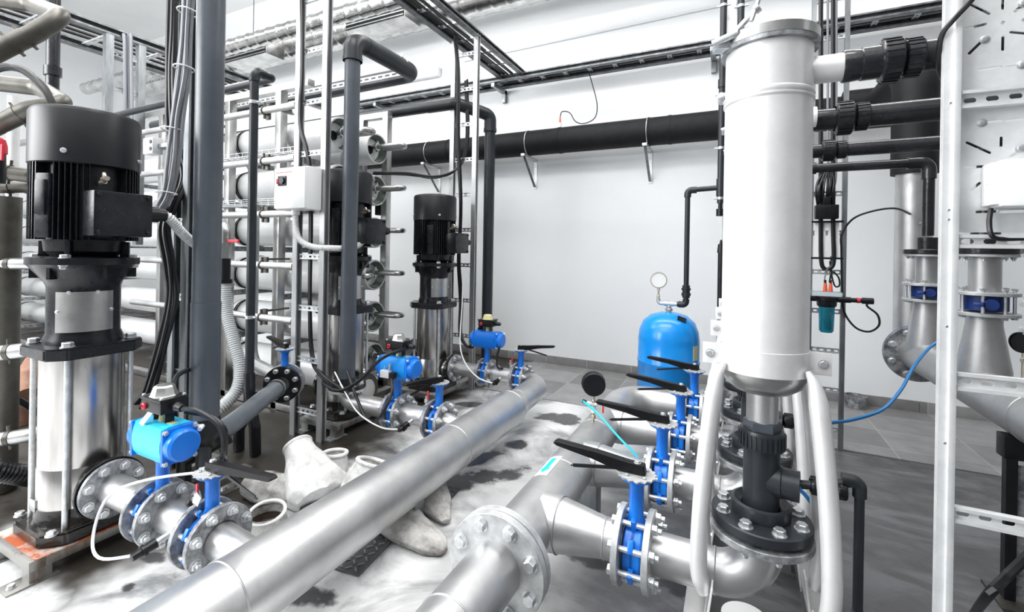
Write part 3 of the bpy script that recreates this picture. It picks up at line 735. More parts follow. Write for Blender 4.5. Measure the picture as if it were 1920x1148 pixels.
# gauge with needle valve on the header
def gauge(parent, base, h, r, face, rim, facing, stem='brass'):
    b = Vector(base); f = Vector(facing).normalized()
    part('gauge_stem', MB().cyl(b, b+Vector((0, 0, h)), .0065, 12).hexa(b+Vector((0, 0, h*.15)), (0, 0, 1), .012, .016).hexa(b+Vector((0, 0, h*.72)), (0, 0, 1), .011, .014), M[stem], parent)
    c = b+Vector((0, 0, h+r*.95))
    gc = part('gauge_case', MB().lathe([(0, -.022), (r*.95, -.022), (r, -.018), (r, .010), (r*1.04, .011), (r*1.04, .015), (r*.93, .016), (r*.93, .010), (0, .010)], c, f, 40), M[rim], parent)
    part('dial', MB().lathe([(0, 0), (r*.92, 0), (r*.92, .0015), (0, .0015)], c+f*.010, f, 36), M[face], gc)
    return gc
t = thing('pressure_gauge', 'round black pressure gauge seen from behind on a small valve on the header pipe', 'gauge', (HX-.0, 2.02, HZ+HR))
GB = Vector((HX, 2.02, HZ+HR-.003))
gauge(t, GB, .125, .052, 'black', 'black', (-.2, .5, 0))
part('needle_valve', MB().box(GB+Vector((0, 0, .06)), (.022, .022, .03), None, .004).cyl(GB+Vector((-.03, 0, .085)), GB+Vector((.02, 0, .085)), .008, 10), M['bolt'], t)
part('valve_tap', MB().box(GB+Vector((.045, 0, .075)), (.008, .006, .05), None, .002), M['red'], t)
part('tube_fitting', MB().cyl(GB+Vector((-.03, 0, .085)), GB+Vector((-.05, 0, .09)), .009, 10), M['black'], t)
cable('thin cyan tube hanging from the gauge valve over the header pipe', [GB+Vector((-.05, 0, .09)), at(1120, 775, 1.95), at(1160, 820, 1.85), at(1200, 864, 1.78), at(1235, 930, 1.8)], .0045, 'cyan', 'air_tube', 'tube')
g = 'lever valves of the header branches'
hv = lever_valve('', PI, g, .245)
hl = ('frontmost blue lever valve of the header, lever pointing left over the thick pipe', 'second blue lever valve of the header, behind the frontmost', 'third blue lever valve of the header, in front of the blue tank foot', 'rearmost blue lever valve of the header, its lever crossing the blue tank')
for k in range(4): inst(hv, (VXh[k], FY[k], HZ), hl[k], rotz=(0, .04, -.05, 0)[k], first=(k == 0))

# ------------------------------------------------------------------ filter housings
def make_filter():
    t = thing('filter_housing', '', 'filter', (0, 0, 0), 'upright steel filter housings')
    P_ = lambda n, B, mt, par=t, **k: part(n, B, M[mt], par, **k)
    R = .100
    B = MB().lathe([(R-.002, .93), (R, .93), (R, 1.585), (R+.004, 1.590), (R+.004, 1.594), (R-.002, 1.598), (R+.004, 1.602), (R+.004, 1.607), (R, 1.612), (R, 1.725), (R+.004, 1.730), (0, 1.730)], seg=64); P_('shell', B, 'white_steel')
    B = MB().lathe([(R+.001, .905), (R+.003, .905), (R+.003, .965), (R+.001, .966)], seg=64)
    for s in (-1, 1): B.box((s*(R+.018), -.03, .94), (.05, .004, .055), None, .001)
    lr = P_('mounting_band', B, 'white_steel')
    for s in (-1, 1): bolt(lr, (s*(R+.025), -.033, .94), (0, -1, 0), .009, .006)
    B = MB().lathe([(R, .925), (R-.001, .895), (R-.012, .87), (R-.035, .853), (.04, .847), (0, .846)], seg=56); P_('bottom_bowl', B, 'steel')
    B = MB().lathe([(R, 1.722), (R+.012, 1.722), (R+.012, 1.733), (R, 1.735)], seg=64); P_('rim', B, 'galv_flange')
    B = MB().lathe([(0, 1.733), (R+.013, 1.733), (R+.013, 1.757), (R+.005, 1.763), (0, 1.766)], seg=64); P_('lid', B, 'steel')
    # hinge clamp at the left rear with T handle
    B = MB().box((-R-.004, -.055, 1.740), (.045, .04, .03), Matrix.Rotation(.4, 3, 'Z'), .004); B.cyl((-R-.03, -.075, 1.740), (-R+.03, -.085, 1.755), .009, 12)
    hb = P_('clamp_block', B, 'bolt')
    B = MB().cyl((-R+.012, -.08, 1.748), (-.035, -.095, 1.797), .008, 6).cyl((-.035, -.095, 1.797), (-.026, -.097, 1.803), .011, 16).cyl((-.043, -.100, 1.770), (-.027, -.095, 1.823), .005, 10)
    P_('clamp_handle', B, 'bolt', hb)
    for s in (-1, 1): pass
    # outlet stub
    P_('outlet_stub', MB().cyl((R-.02, 0, 1.663), (.165, 0, 1.663), .033, 28), 'white_steel')
    # bent flattened legs
    for sx in (-1, 1):
        for sy in (-1, 1):
            o = .012 if sy < 0 else -.01
            pts = smooth_pts([(sx*(R-.012+o*.2), sy*.062, .925), (sx*(R+.006), sy*.070, .885), (sx*(R+.018), sy*.074, .80), (sx*(R+.034), sy*.078, .62), (sx*(R+.042), sy*.080, .46), (sx*(R+.040), sy*.078, .38), (sx*(R+.030), sy*.076, .33)], 6)
            n = len(pts); B = MB().path(pts, [.006+.015*min(1, i/(n*.25)) if i < n*.25 else (.021 if i < n*.86 else .021-.010*(i-n*.86)/(n*.14)) for i in range(n)], 18)
            lg = P_('leg', B, 'white_steel')
            B = MB().prism([(-.022, 0), (.022, 0), (.022, .14), (.014, .17), (-.014, .17), (-.022, .14)], TM((sx*(R+.046), sy*.078, .20), (sx*.9, -.12, -.25), (0, 1, 0)) @ Matrix.Rotation(0, 4, 'Z'), .004)
            B = MB().box((sx*(R+.022), sy*.078, .25), (.005, .045, .22), Matrix.Rotation(-sx*.12, 3, 'Y') , .002)
            ft = P_('foot_tab', B, 'white_steel', lg)
            bolt(ft, (sx*(R+.026), sy*.078, .23), (sx, 0, 0), .010, .007)
    # drain train under the bowl
    P_('bottom_stub', MB().cyl((0, 0, .86), (0, 0, .775), .037, 32), 'satin')
    P_('thread_tape', MB().cyl((0, 0, .773), (0, 0, .785), .0365, 28), 'white')
    B = MB().hexa((0, 0, .752), (0, 0, 1), .044, .024); P_('adapter_nut', B, 'pvc_light')
    B = MB().lathe([(.052, .705), (.053, .71), (.053, .745), (.050, .752), (0, .753)], seg=40)
    for k in range(30):
        a = 2*PI*k/30; B.box((.053*math.cos(a), .053*math.sin(a), .727), (.005, .005, .034), Matrix.Rotation(a, 3, 'Z'))
    P_('union_nut', B, 'pvc')
    B = MB().cyl((0, 0, .52), (0, 0, .71), .0425, 36).lathe([(.040, 0), (.040, .045), (.037, .047), (.037, .085), (0, .085)], (0, 0, .625), (1, -.15, 0), 30); P_('tee', B, 'pvc')
    B = MB().lathe([(.045, .515), (.065, .515), (.070, .55), (.070, .565), (.062, .568), (.055, .56), (.045, .555)], seg=44); B.disc_ring((0, 0, .520), (0, 0, 1), .117, .05, .026, 48, .003)
    bf = P_('black_flange', B, 'pvc')
    for p in circle_pts((0, 0, .533), (0, 0, 1), .094, 8, PI/8): bolt(bf, p, (0, 0, 1), .0135, .013)
    sf = P_('steel_flange', MB().disc_ring((0, 0, .488), (0, 0, 1), .120, .05, .018, 48), 'galv_flange')
    P_('gasket', MB().disc_ring((0, 0, .502), (0, 0, 1), .09, .04, .010), 'black')
    for p in circle_pts((0, 0, .479), (0, 0, 1), .094, 8, PI/8): bolt(sf, p, (0, 0, -1), .0125, .010, stud=.012)
    return t
flt = make_filter()
ff = ('frontmost steel filter housing, tall and pale, right of centre', 'second steel filter housing, mostly hidden behind the frontmost', 'third steel filter housing, hidden behind the frontmost pair', 'rearmost steel filter housing of the line')
for k in range(4): inst(flt, (FX, FY[k], 0), ff[k], first=(k == 0))
g = 'steel elbows feeding the filter housings'
for k in range(4):
    x0 = VXh[k]+GP
    t = thing('feed_elbow', ('frontmost', 'second', 'third', 'rearmost')[k]+' steel elbow rising from its blue valve to the filter flange', 'pipe', (x0, FY[k], 0), g)
    B = MB().path(fillet([(x0, FY[k], HZ), (FX, FY[k], HZ-.0), (FX, FY[k], .482)], .105, 14), .056, 36); B.torus((FX-.105, FY[k], HZ), (1, 0, 0), .056, .002, 36, 6)
    part('pipe_body', B, M['satin'], t)
    flange(t, (x0+.01, FY[k], HZ), (1, 0, 0), bolts=0, mat_='flange_light')
t = thing('support_stand', 'low square section steel frame carrying the filter housings', 'frame', (.1, 2, 0))
for x in (-.09, .235):
    for ya, yb in ((1.22, 2.85),): part('rail', MB().box2((x-.03, ya, .10), (x+.03, yb, .16), .003), M['steel'], t)
for y in (1.33, 2.0, 2.75): part('cross_beam', MB().box2((-.06, y-.03, .10), (.205, y+.03, .16), .003), M['steel'], t)
for x in (-.09, .235):
    for y in (1.3, 2.05, 2.8): part('leg', MB().box2((x-.025, y-.025, 0), (x+.025, y+.025, .10)), M['steel'], t)

MX, MZ, MR = .93, .66, .088
MY = (onX(1738, 540, MX).y, onX(1846, 540, MX).y, 2.02)
# ------------------------------------------------------------------ outlet pipes running right
def union(B, c, axis, r, L=.05, nb=22):
    c = Vector(c); a = Vector(axis).normalized(); Mx = TM(c, a)
    B.lathe([(r*1.02, 0), (r*1.22, .003), (r*1.3, .006), (r*1.3, L-.004), (r*1.2, L), (r, L)], c, a, 36)
    for k in range(nb):
        an = 2*PI*k/nb; p = Mx @ Vector((r*1.31*math.cos(an), r*1.31*math.sin(an), L/2)); rot = (TM((0, 0, 0), a) @ Matrix.Rotation(an, 4, 'Z')).to_3x3()
        B.box(p, (r*.10, r*.10, L*.8), rot)
g = 'dark plastic outlet pipes leaving the filter housings'
t = thing('outlet_pipe', 'thickest dark plastic outlet pipe with ribbed couplings at the top right', 'pipe', (.25, FY[0], 1.66), g)
z0 = 1.663
part('pipe_body', MB().tube([(.30, FY[0], z0), (1.2, FY[0], z0)], .034, seg=32), M['pvc_black'], t)
part('rubber_sleeve', MB().lathe([(.0, 0), (.037, 0), (.0385, .004), (.036, .035), (.0385, .037), (.038, .08), (0, .08)], (.228, FY[0], z0), (1, 0, 0), 32), M['pvc_black'], t)
B = MB(); union(B, (.300, FY[0], z0), (1, 0, 0), .038, .040); part('coupling_nut', B, M['pvc_black'], t)
B = MB(); union(B, (.342, FY[0], z0), (1, 0, 0), .033, .036); part('coupling_nut', B, M['pvc_black'], t)
labs = ('second dark plastic outlet pipe from the top, at right', 'third dark plastic outlet pipe from the top, at right', 'lowest dark plastic outlet pipe, elbowing down behind the white post')
ys = (1.86, 2.42, MY[0]); pys = (225, 283, 315); rr = (.036, .030, .026)
for k in range(3):
    y = ys[k]; z = onY(1545, pys[k], y).z; r = rr[k]
    t = thing('outlet_pipe', labs[k], 'pipe', (.3, y, z), g)
    if k < 2:
        part('pipe_body', MB().tube([(.16, y, z), (1.3, y, z)], r, seg=24), M['pvc_black'], t)
        xu = onY((1565, 1540)[k], pys[k], y).x
        B = MB(); union(B, (xu, y, z), (1, 0, 0), r*1.15, .05); union(B, (xu+.052, y, z), (1, 0, 0), r*.95, .04); part('coupling_nut', B, M['pvc_black'], t)
    else:
        xe = MX
        part('pipe_body', MB().tube([(.16, y, z), (xe, y, z), (xe, y, 1.32)], r, .03, 24), M['pvc_black'], t)
        part('elbow', MB().tube([(xe-.09, y, z), (xe, y, z), (xe, y, z-.09)], r*1.25, .04, 24), M['pvc_black'], t)
        part('coupling', MB().cyl((.37, y, z), (.42, y, z), r*1.3, 24), M['pvc_black'], t)
        XE = xe
# ------------------------------------------------------------------ manifold at far right
MX, MZ, MR = .93, .66, .088
t = thing('return_header', 'dark steel return header sloping into the right edge with bolted end flange', 'pipe', (MX, 2.9, 0))
B = MB().path([(MX, 3.30, MZ), (MX, 2.3, MZ), (MX, 1.7, MZ)], MR, 40)
for yy in (2.75, 2.15): B.torus((MX, yy, MZ), (0, 1, 0), MR, .003, 40, 6)
part('pipe_body', B, M['satin'], t)
flange(t, (MX, 3.31, MZ), (0, -1, 0), OD=.31, bore=.17, th=.02, nb=8, br=.016)
MY = (3.0, 2.40, 2.05)
MY = (onX(1738, 540, MX).y, onX(1846, 540, MX).y, 2.02)
for y in MY:
    part('cone', MB().lathe([(.085, 0), (.085, .085), (.056, .27), (.056, .31)], (MX, y, MZ), (0, 0, 1), 36), M['satin'], t)
    flange(t, (MX, y, MZ+.315), (0, 0, -1), OD=.21, bore=.1, th=.014, bolts=0, mat_='flange_light')
g = 'flat mounted dark blue valves of the right manifold'
vl = ('dark blue wafer valve left of the white post', 'dark blue wafer valve between pale flanges right of the white post', 'dark blue wafer valve at the far right edge')
for k, y in enumerate(MY):
    z = MZ+.36
    t = thing('wafer_valve', vl[k], 'valve', (MX, y, z), g)
    B = MB().disc_ring((MX, y, z), (0, 0, 1), .072, .045, .06, 32); B.box((MX-.04, y-.085, z), (.03, .10, .016), Matrix.Rotation(-.5, 3, 'Z'), .004)
    B.cyl((MX, y-.05, z), (MX-.02, y-.115, z), .022, 16)
    part('valve_body', B, M['blue_dark'], t)
    for p in circle_pts((MX, y, z-.062), (0, 0, 1), .085, 8, PI/8):
        part('tie_rod', MB().cyl(p, p+Vector((0, 0, .125)), .006, 8).hexa(p, (0, 0, 1), .011, .009).hexa(p+Vector((0, 0, .116)), (0, 0, 1), .011, .009), M['bolt'], t)
    t = thing('inlet_pipe', ('short steel pipe with black flange left of the white post', 'short steel pipe under the perforated plates', 'short steel pipe at the far right edge above the valve')[k], 'pipe', (MX, y, z), 'short pipes above the right manifold')
    part('pipe_body', MB().cyl((MX, y, z+.045), (MX, y, z+.20), .05, 30), M['satin'], t)
    flange(t, (MX, y, z+.039), (0, 0, 1), OD=.21, bore=.1, th=.014, bolts=0, mat_='flange_light')
    flange(t, (MX, y, z+.195), (0, 0, -1), OD=.20, bore=.05, th=.012, mat_='flange_light', br=.009, stud=.008)
    B = MB().disc_ring((MX, y, z+.214), (0, 0, 1), .105, .03, .024, 36).cyl((MX, y, z+.22), (MX, y, z+.29), .045, 24)
    if k: B.cyl((MX, y, z+.28), (MX, y, 1.66), .03, 24)
    part('black_flange', B, M['pvc_black'], t)
t = thing('manifold_stand', 'black steel stand with flat foot under the return header at right', 'stand', (.93, 2.35, 0))
B = MB().box2((.86, 2.2, .50), (1.02, 2.26, .58), .003); part('saddle', B, M['black'], t)
part('post', MB().box2((.865, 2.2, .01), (.895, 2.23, .52)), M['black'], t); part('post', MB().box2((.985, 2.2, .01), (1.015, 2.23, .52)), M['black'], t)
part('panel', MB().box2((.897, 2.21, .02), (.983, 2.22, .48)), M['galv_flange'], t)
part('foot_plate', MB().box2((.84, 2.14, 0), (1.04, 2.30, .01)), M['brown_steel'], t)
# pressure gauge on header
t = thing('pressure_gauge', 'small black gauge on the return header at the right edge', 'gauge', (MX, 2.15, .7))
gp = onX(1905, 700, MX); gauge(t, (MX+.02, gp.y, .735), .13, .036, 'black', 'black', (-.9, -.6, 0))
# upright steel pipe behind, with black lagged upper part and elbow to the header
UX, UY = .955, 3.5
t = thing('riser_pipe', 'upright steel pipe at right turning forward into the return header flange', 'pipe', (UX, UY, 0))
part('pipe_body', MB().path(fillet([(UX, UY, 1.75), (UX, UY, MZ), (UX-.02, 3.33, MZ)], .13, 12), .088, 36), M['satin'], t)
flange(t, (UX-.022, 3.332, MZ), (0, 1, 0), OD=.31, bore=.17, th=.016, bolts=1, br=.014, mat_='blue_dark')
part('sample_tap', MB().cyl((UX+.01, UY-.08, 1.40), (UX+.02, UY-.12, 1.40), .010, 10).box((UX+.02, UY-.12, 1.42), (.012, .01, .05), Matrix.Rotation(.5, 3, 'Y'), .002), M['galv_flange'], t)
t = thing('lagged_riser', 'thick black lagged upright pipe behind the outlet pipes', 'pipe', (UX, UY, 1.75))
part('pipe_body', MB().tube([(UX, UY, 1.70), (UX, UY, 2.33), (UX, 4.0, 2.33), (UX, 4.34, 2.33)], .112, .14, 32), M['foam'], t)
part('collar', MB().cyl((UX-.22, 4.3, 2.33), (UX+.2, 4.3, 2.33), .15, 32), M['foam'], t)

# ------------------------------------------------------------------ big lagged pipe along the wall
t = thing('wall_pipe', 'long black lagged pipe on brackets along the back wall', 'pipe', (-1.5, 4.34, 2.33))
WR = .128; WYp = 4.36
B = MB().tube([(-6.0, WYp, 2.33), (.8, WYp, 2.33)], WR, seg=44)
part('pipe_body', B, M['foam'], t)
for px in (845, 1050, 1215, 1255, 990):
    x = onY(px, 250, WYp).x; part('joint_band', MB().cyl((x-.006, WYp, 2.33), (x+.02, WYp, 2.33), WR+.004, 44), M['foam'], t)
for k, (px, nm) in enumerate(((1005, 'middle'), (1220, 'right'), (825, 'left'))):
    x = onY(px, 300, WY).x
    t = thing('wall_bracket', 'galvanised triangular bracket under the black wall pipe, the %s of the three' % {'middle': 'middle one', 'right': 'right one', 'left': 'left one'}[nm], 'bracket', (x, WY, 1.9), 'galvanised triangular wall brackets')
    part('arm', MB().box2((x-.02, WYp-.14, 2.178), (x+.02, WY-.005, 2.20)), M['galv'], t)
    part('brace', MB().bar((x, WYp-.10, 2.175), (x, WY-.02, 1.90), [(-.012, -.004), (.012, -.004), (.012, .004), (-.012, .004)], up=(1, 0, 0)), M['strut'], t)
    part('wall_rail', MB().box2((x-.018, WY-.008, 1.88), (x+.018, WY-.0005, 2.20)), M['galv'], t)
    part('pipe_clamp', MB().torus((x+.01, WYp, 2.33), (1, 0, 0), WR+.003, .004, 40, 6), M['bolt'], t)
# probe in wall pipe
x = onY(1050, 240, WYp).x
t = thing('sensor_probe', 'slim white probe with orange cap standing on the black wall pipe', 'sensor', (x, WYp, 2.45))
part('probe_body', MB().cyl((x, WYp, 2.45), (x, WYp, 2.51), .018, 16), M['white'], t); part('cap', MB().cyl((x, WYp, 2.51), (x, WYp, 2.57), .012, 14, .006), M['orange'], t)
cable('thin dark cable curling from the orange probe up to the wall tray', [(x, WYp, 2.57), (x+.02, WYp, 2.62), (x+.10, WYp, 2.60), (x+.17, WYp-.02, 2.50), (x+.26, WYp-.02, 2.47), (x+.36, WYp, 2.52), (x+.38, WYp, 2.65), (x+.33, WYp, 2.85), (x+.28, WYp+.02, 3.0)], .005)
# conduit on wall
solo('wall_conduit', MB().tube([(-2.9, WY-.015, 3.43), (3.0, WY-.015, 3.53)], .014, seg=10), M['wallm'], 'thin white conduit high on the back wall', 'conduit')
# strip lamp fitting on the back wall above the pipes
x0 = onY(762, 150, WY).x; x1 = onY(828, 125, WY).x
solo('strip_lamp', MB().box2((x0-.5, WY-.07, 3.29), (x1, WY, 3.40), .02), M['white'], 'long white strip lamp housing on the back wall', 'lamp')

# ------------------------------------------------------------------ ducts under the ceiling
def duct(label, y, z, r, xa, xb, group='foil ventilation ducts'):
    t = thing('ventilation_duct', label, 'duct', (xa, y, z), group)
    B = MB(); n = int((xb-xa)/.02); pts = []; rs = []
    for k in range(n+1):
        pts.append((xa+(xb-xa)*k/n, y, z)); rs.append(r+(.008 if k % 9 == 0 else (.005 if k % 9 == 1 else 0)) + random.uniform(-.0006, .0006))
    part('duct_body', B.path(pts, rs, 40), M['duct'], t, ang=60); return t
t = duct('large crinkled foil duct running under the ceiling along the wall', 4.22, 3.92, .185, -9.5, 2.6)
duct('slimmer foil duct in front of the large one', 3.6, 3.72, .085, -9.5, 2.6)
for k, px in enumerate((655, 430)):
    xa = onY(px, 50, 3.86).x; xb = xa+.85
    t2 = thing('air_diffuser', ('right', 'left')[k]+' slotted air diffuser box between the two foil ducts', 'vent', (xa, 3.9, 3.8), 'slotted diffusers between the ducts')
    part('diffuser_box', MB().box2((xa, 3.80, 3.66), (xb, 4.06, 3.92)), M['duct'], t2)
    B = MB()
    for j in range(6): B.box(((xa+xb)/2, 3.795, 3.68+j*.042), (xb-xa-.03, .012, .012))
    part('slats', B, M['galv'], t2); part('grille_back', MB().box2((xa+.01, 3.796, 3.67), (xb-.01, 3.80, 3.91)), M['black'], t2)
for k, px in enumerate((475, 712)):
    p = onY(px, 60, 4.22); cable('thin steel rod hanging the large duct from the ceiling', [(p.x, 4.22, 4.1), (p.x, 4.22, 4.949)], .006, 'strut', 'hanger_rod', 'rod', 'rods hanging the large duct')

# ------------------------------------------------------------------ grey plastic risers on the left
def clamp(parent, c, axis, r, mt='bolt'):
    c = Vector(c); a = Vector(axis).normalized(); B = MB().lathe([(r, -.009), (r+.003, -.009), (r+.003, .009), (r, .009)], c, a, 24)
    F = frame_from(a).to_3x3(); x = F @ Vector((1, 0, 0)); B.cyl(c+x*(r), c+x*(r+.025), .007, 8); B.cyl(c-x*(r), c-x*(r+.02), .007, 8)
    return part('pipe_clamp', B, M[mt], parent)
RA = (-2.08, 1.21)
t = thing('riser_pipe', 'thickest slate grey upright pipe, left of centre, running up out of view', 'pipe', (*RA, .36))
part('pipe_body', MB().cyl((*RA, .95), (*RA, 4.94), .0545, 40), M['pvc_light'], t)
part('socket_pipe', MB().cyl((*RA, .42), (*RA, .955), .0575, 40), M['pvc_light'], t)
part('coupling', MB().lathe([(.064, .36), (.068, .37), (.068, .40), (.062, .41), (.062, .44), (.058, .45), (0, .45)], (*RA, 0), seg=36).tube([(*RA, .40), (*RA, .34), (-2.14, 1.30, .335)], .05, .05, 24), M['black'], t)
part('base_elbow', MB().tube([(*RA, .34), (*RA, .005)], .03, 0, 16), M['pvc'], t)
vd = Vector((-.42, .68, 0)).normalized(); VB = Vector((-2.50, 1.93, .36))
t = thing('spiral_hose', 'slate grey spiral hose between the thick riser and a blue valve', 'hose', (-2.2, 1.4, .2))
part('hose_body', MB().corr([(-2.13, 1.285, .33), (-2.2, 1.42, .335), (-2.3, 1.6, .35), VB-vd*.10], .047, .016, .20, 20), M['hose_dark'], t)
part('hose_clip', MB().lathe([(.05, -.01), (.053, -.01), (.053, .01), (.05, .01)], VB-vd*.125, vd, 24), M['bolt'], t)
flange(t, VB-vd*.035, -vd, OD=.22, bore=.09, th=.02, mat_='black', nb=8, br=.012)
ov = lever_valve('blue lever valve at the end of the spiral hose, behind the thin riser', PI-.2-math.atan2(vd.y, vd.x), 'lever valves near the rack', .22)
ov.location = VB; ov.rotation_euler = (0, 0, math.atan2(vd.y, vd.x))
RBx = (-2.15, 2.10)
t = thing('riser_pipe', 'slate grey riser with a big elbow at its top, in front of the middle pump', 'pipe', (*RBx, .3))
part('pipe_body', MB().cyl((*RBx, .36), (*RBx, 2.46), .047, 36), M['pvc_light'], t)
part('elbow', MB().tube([(*RBx, 2.36), (*RBx, 2.50), (RBx[0], RBx[1]+.15, 2.50)], .056, .07, 32).cyl((*RBx, 2.36), (*RBx, 2.38), .059, 32), M['pvc'], t)
part('upper_pipe', MB().tube([(RBx[0], RBx[1]+.1, 2.50), (RBx[0], 2.70, 2.50), (-5.6, 2.70, 2.47)], .058, .08, 30), M['pvc'], t)
clamp(t, (RBx[0], 2.56, 2.517), (0, 1, 0), .050)
part('black_flange', MB().disc_ring((*RBx, .352), (0, 0, 1), .112, .04, .022, 40).lathe([(.048, .36), (.06, .362), (.054, .40), (.048, .40)], (*RBx, 0), seg=30), M['pvc_black'], t)
fl = flange(t, (*RBx, .330), (0, 0, 1), OD=.225, bore=.1, th=.014, mat_='flange_light', bolts=0)
for p in circle_pts((*RBx, .363), (0, 0, 1), .09, 8, PI/8): bolt(fl, p, (0, 0, 1), .013, .012)
for p in circle_pts((*RBx, .323), (0, 0, 1), .09, 8, PI/8): bolt(fl, p, (0, 0, -1), .012, .010, stud=.01)
t = thing('elbow_pipe', 'steel elbow under the grey riser leading to the azure actuated valve', 'pipe', (*RBx, .2), 'elbows')
part('pipe_body', MB().path(fillet([(*RBx, .328), (RBx[0], LY[1], AZL[1]), (XA[1]-GP, LY[1], AZL[1])], .085, 12), .055, 32), M['satin'], t)
flange(t, (XA[1]-GP-.01, LY[1], AZL[1]), (-1, 0, 0), bolts=0)
RCx = (-2.47, 1.68)
t = thing('riser_pipe', 'thin dark upright pipe between the thick riser and the zinc ladder', 'pipe', (*RCx, .3))
part('pipe_body', MB().tube([(*RCx, .42), (*RCx, 2.20), (RCx[0], RCx[1]+.12, 2.20), (-4.4, RCx[1]+.14, 2.20)], .0235, .035, 22), M['pvc'], t)
part('elbow', MB().tube([(*RCx, 2.14), (*RCx, 2.20), (RCx[0], RCx[1]+.06, 2.20)], .028, .035, 22), M['pvc'], t)
for z in (.80, 2.02): clamp(t, (*RCx, z), (0, 0, 1), .0235)
part('lower_branch', MB().tube([(RCx[0], RCx[1], .48), (RCx[0]+.02, RCx[1]-.01, .32), (RCx[0]+.04, RCx[1]+.01, .18), (RCx[0]+.02, RCx[1]+.03, 0.01)], .030, .05, 20), M['pvc_black'], t)
t = thing('drain_hose', 'black bent pipe standing in the rusty floor drain left of its twin', 'pipe', (-2.6, 1.72, 0))
part('hose_body', MB().tube([(-2.56, 1.78, .34), (-2.58, 1.74, .20), (-2.60, 1.71, .13), (-2.60, 1.71, .004)], .030, .05, 20), M['pvc_black'], t)
clamp(t, (-2.575, 1.745, .22), (0, .3, 1), .030)
RDx = (-2.0, 3.60)
t = thing('riser_pipe', 'slate grey upright pipe right of the tray ladder with an elbow near the wall pipe', 'pipe', (*RDx, 0))
part('pipe_body', MB().tube([(*RDx, 0.004), (*RDx, 2.37)], .048, 0, 32), M['pvc'], t)
part('elbow', MB().tube([(*RDx, 2.28), (*RDx, 2.42), (-2.07, 3.50, 2.44), (-2.22, 3.35, 2.485), (-2.5, 3.35, 2.485)], .055, .06, 32).cyl((*RDx, 2.27), (*RDx, 2.30), .059, 32), M['pvc'], t)
part('upper_pipe', MB().tube([(-2.4, 3.35, 2.485), (-5.5, 3.35, 2.485)], .050, 0, 30), M['pvc'], t)
solo('black_riser', MB().cyl((-4.05, 1.36, 1.2), (-4.05, 1.36, 4.94), .034, 20).cyl((-4.05, 1.36, 2.3), (-4.05, 1.36, 2.36), .045, 20), M['pvc_black'], 'black upright pipe rising behind the fan cover of the nearest pump', 'pipe')

# ------------------------------------------------------------------ membrane rack
ZR = (2.04, 1.69, 1.335, .98, .63, .28); VR = .128
def make_vessel(L):
    t = thing('membrane_vessel', '', 'pressure vessel', (0, 0, 0)); h = L
    part('shell', MB().lathe([(VR*.55, 0), (VR*.9, .02), (VR, .06), (VR, h-.01), (VR-.004, h), (VR-.014, h), (VR-.014, h-.09), (0, h-.09)], (-h, 0, 0), (1, 0, 0), 40), M['vessel'], t)
    part('lip', MB().lathe([(VR-.0145, -.012), (VR-.0145, -.088), (VR-.034, -.088), (VR-.020, -.012)], (0, 0, 0), (1, 0, 0), 40), M['grn'], t)
    e = part('end_plate', MB().lathe([(0, -.089), (VR-.036, -.089), (VR-.036, -.070), (VR-.05, -.062), (0, -.062)], (0, 0, 0), (1, 0, 0), 36), M['white'], t)
    part('port_hole', MB().cyl((-.064, -.035, -.01), (-.052, -.035, -.01), .036, 24), M['black'], e)
    B = MB().tube([(-.06, .01, .02), (.23, .01, .02), (.23, .10, .02), (-.02, .10, .02)], .020, .044, 18); B.cyl((-.03, .01, .02), (-.005, .01, .02), .028, 18)
    part('u_pipe', B, M['steel'], t)
    part('coupling', MB().lathe([(.024, -.014), (.032, -.012), (.032, .012), (.024, .014)], (-.015, .01, .02), (1, 0, 0), 20).box((-.015, .01, .055), (.02, .012, .025)).box((-.015, .01, -.014), (.02, .012, .02)), M['bolt'], t)
    part('end_band', MB().lathe([(VR+.001, .0), (VR+.004, .0), (VR+.004, .012), (VR+.001, .012)], (-h+.10, 0, 0), (1, 0, 0), 40).torus((-h+.05, 0, 0), (1, 0, 0), VR*.93, .009, 36, 6).torus((-h+.13, 0, 0), (1, 0, 0), VR+.001, .006, 36, 6), M['black'], t)
    return t
pv = make_vessel(1.15); first = True
ords = ('top', 'second from top', 'third from top', 'third from bottom', 'second from bottom', 'bottom')
for k, z in enumerate(ZR):
    inst(pv, (-2.62, 2.47, z), 'white membrane vessel in the front column of the rack, %s row' % ords[k], group='white membrane vessels, front column', first=first); first = False
pv2 = make_vessel(1.6)
for k, z in enumerate(ZR):
    inst(pv2, (-2.71, 2.94, z), 'white membrane vessel of the rear column with bent end pipe, %s row' % ords[k], group='white membrane vessels, rear column', first=(k == 0))
pv3 = make_vessel(4.2)
for k, z in enumerate(ZR):
    inst(pv3, (-4.75, 2.76, z-.03), 'long white membrane vessel behind the nearest pump, %s row' % ords[k], group='long white membrane vessels at left', first=(k == 0))
t = thing('vessel_rack', 'stainless square tube rack holding the white membrane vessels', 'rack', (-3.2, 2.6, 0))
for x in (-3.65, -3.05, -4.6, -6.2, -8.2):
    for y in (2.29, 3.12): part('post', MB().box2((x-.03, y-.03, 0), (x+.03, y+.03, 2.36), .003), M['steel'], t)
part('post', MB().box2((-2.80, 3.09, 0), (-2.74, 3.15, 2.36), .003), M['steel'], t); part('post', MB().box2((-2.86, 2.68, 0), (-2.80, 2.74, 2.2), .003), M['steel'], t)
for k, z in enumerate(ZR):
    for x in (-3.65, -3.05, -4.6, -6.2, -8.2): part('cross_bar', MB().box2((x-.025, 2.32, z-VR-.046), (x+.025, 3.09, z-VR-.006)), M['galv_flange'], t)
for y in (2.29, 3.12):
    for z in (2.38, .03): part('long_rail', MB().box2((-9, y-.03, z-.025), (-2.74, y+.03, z+.025), .003), M['steel'], t)
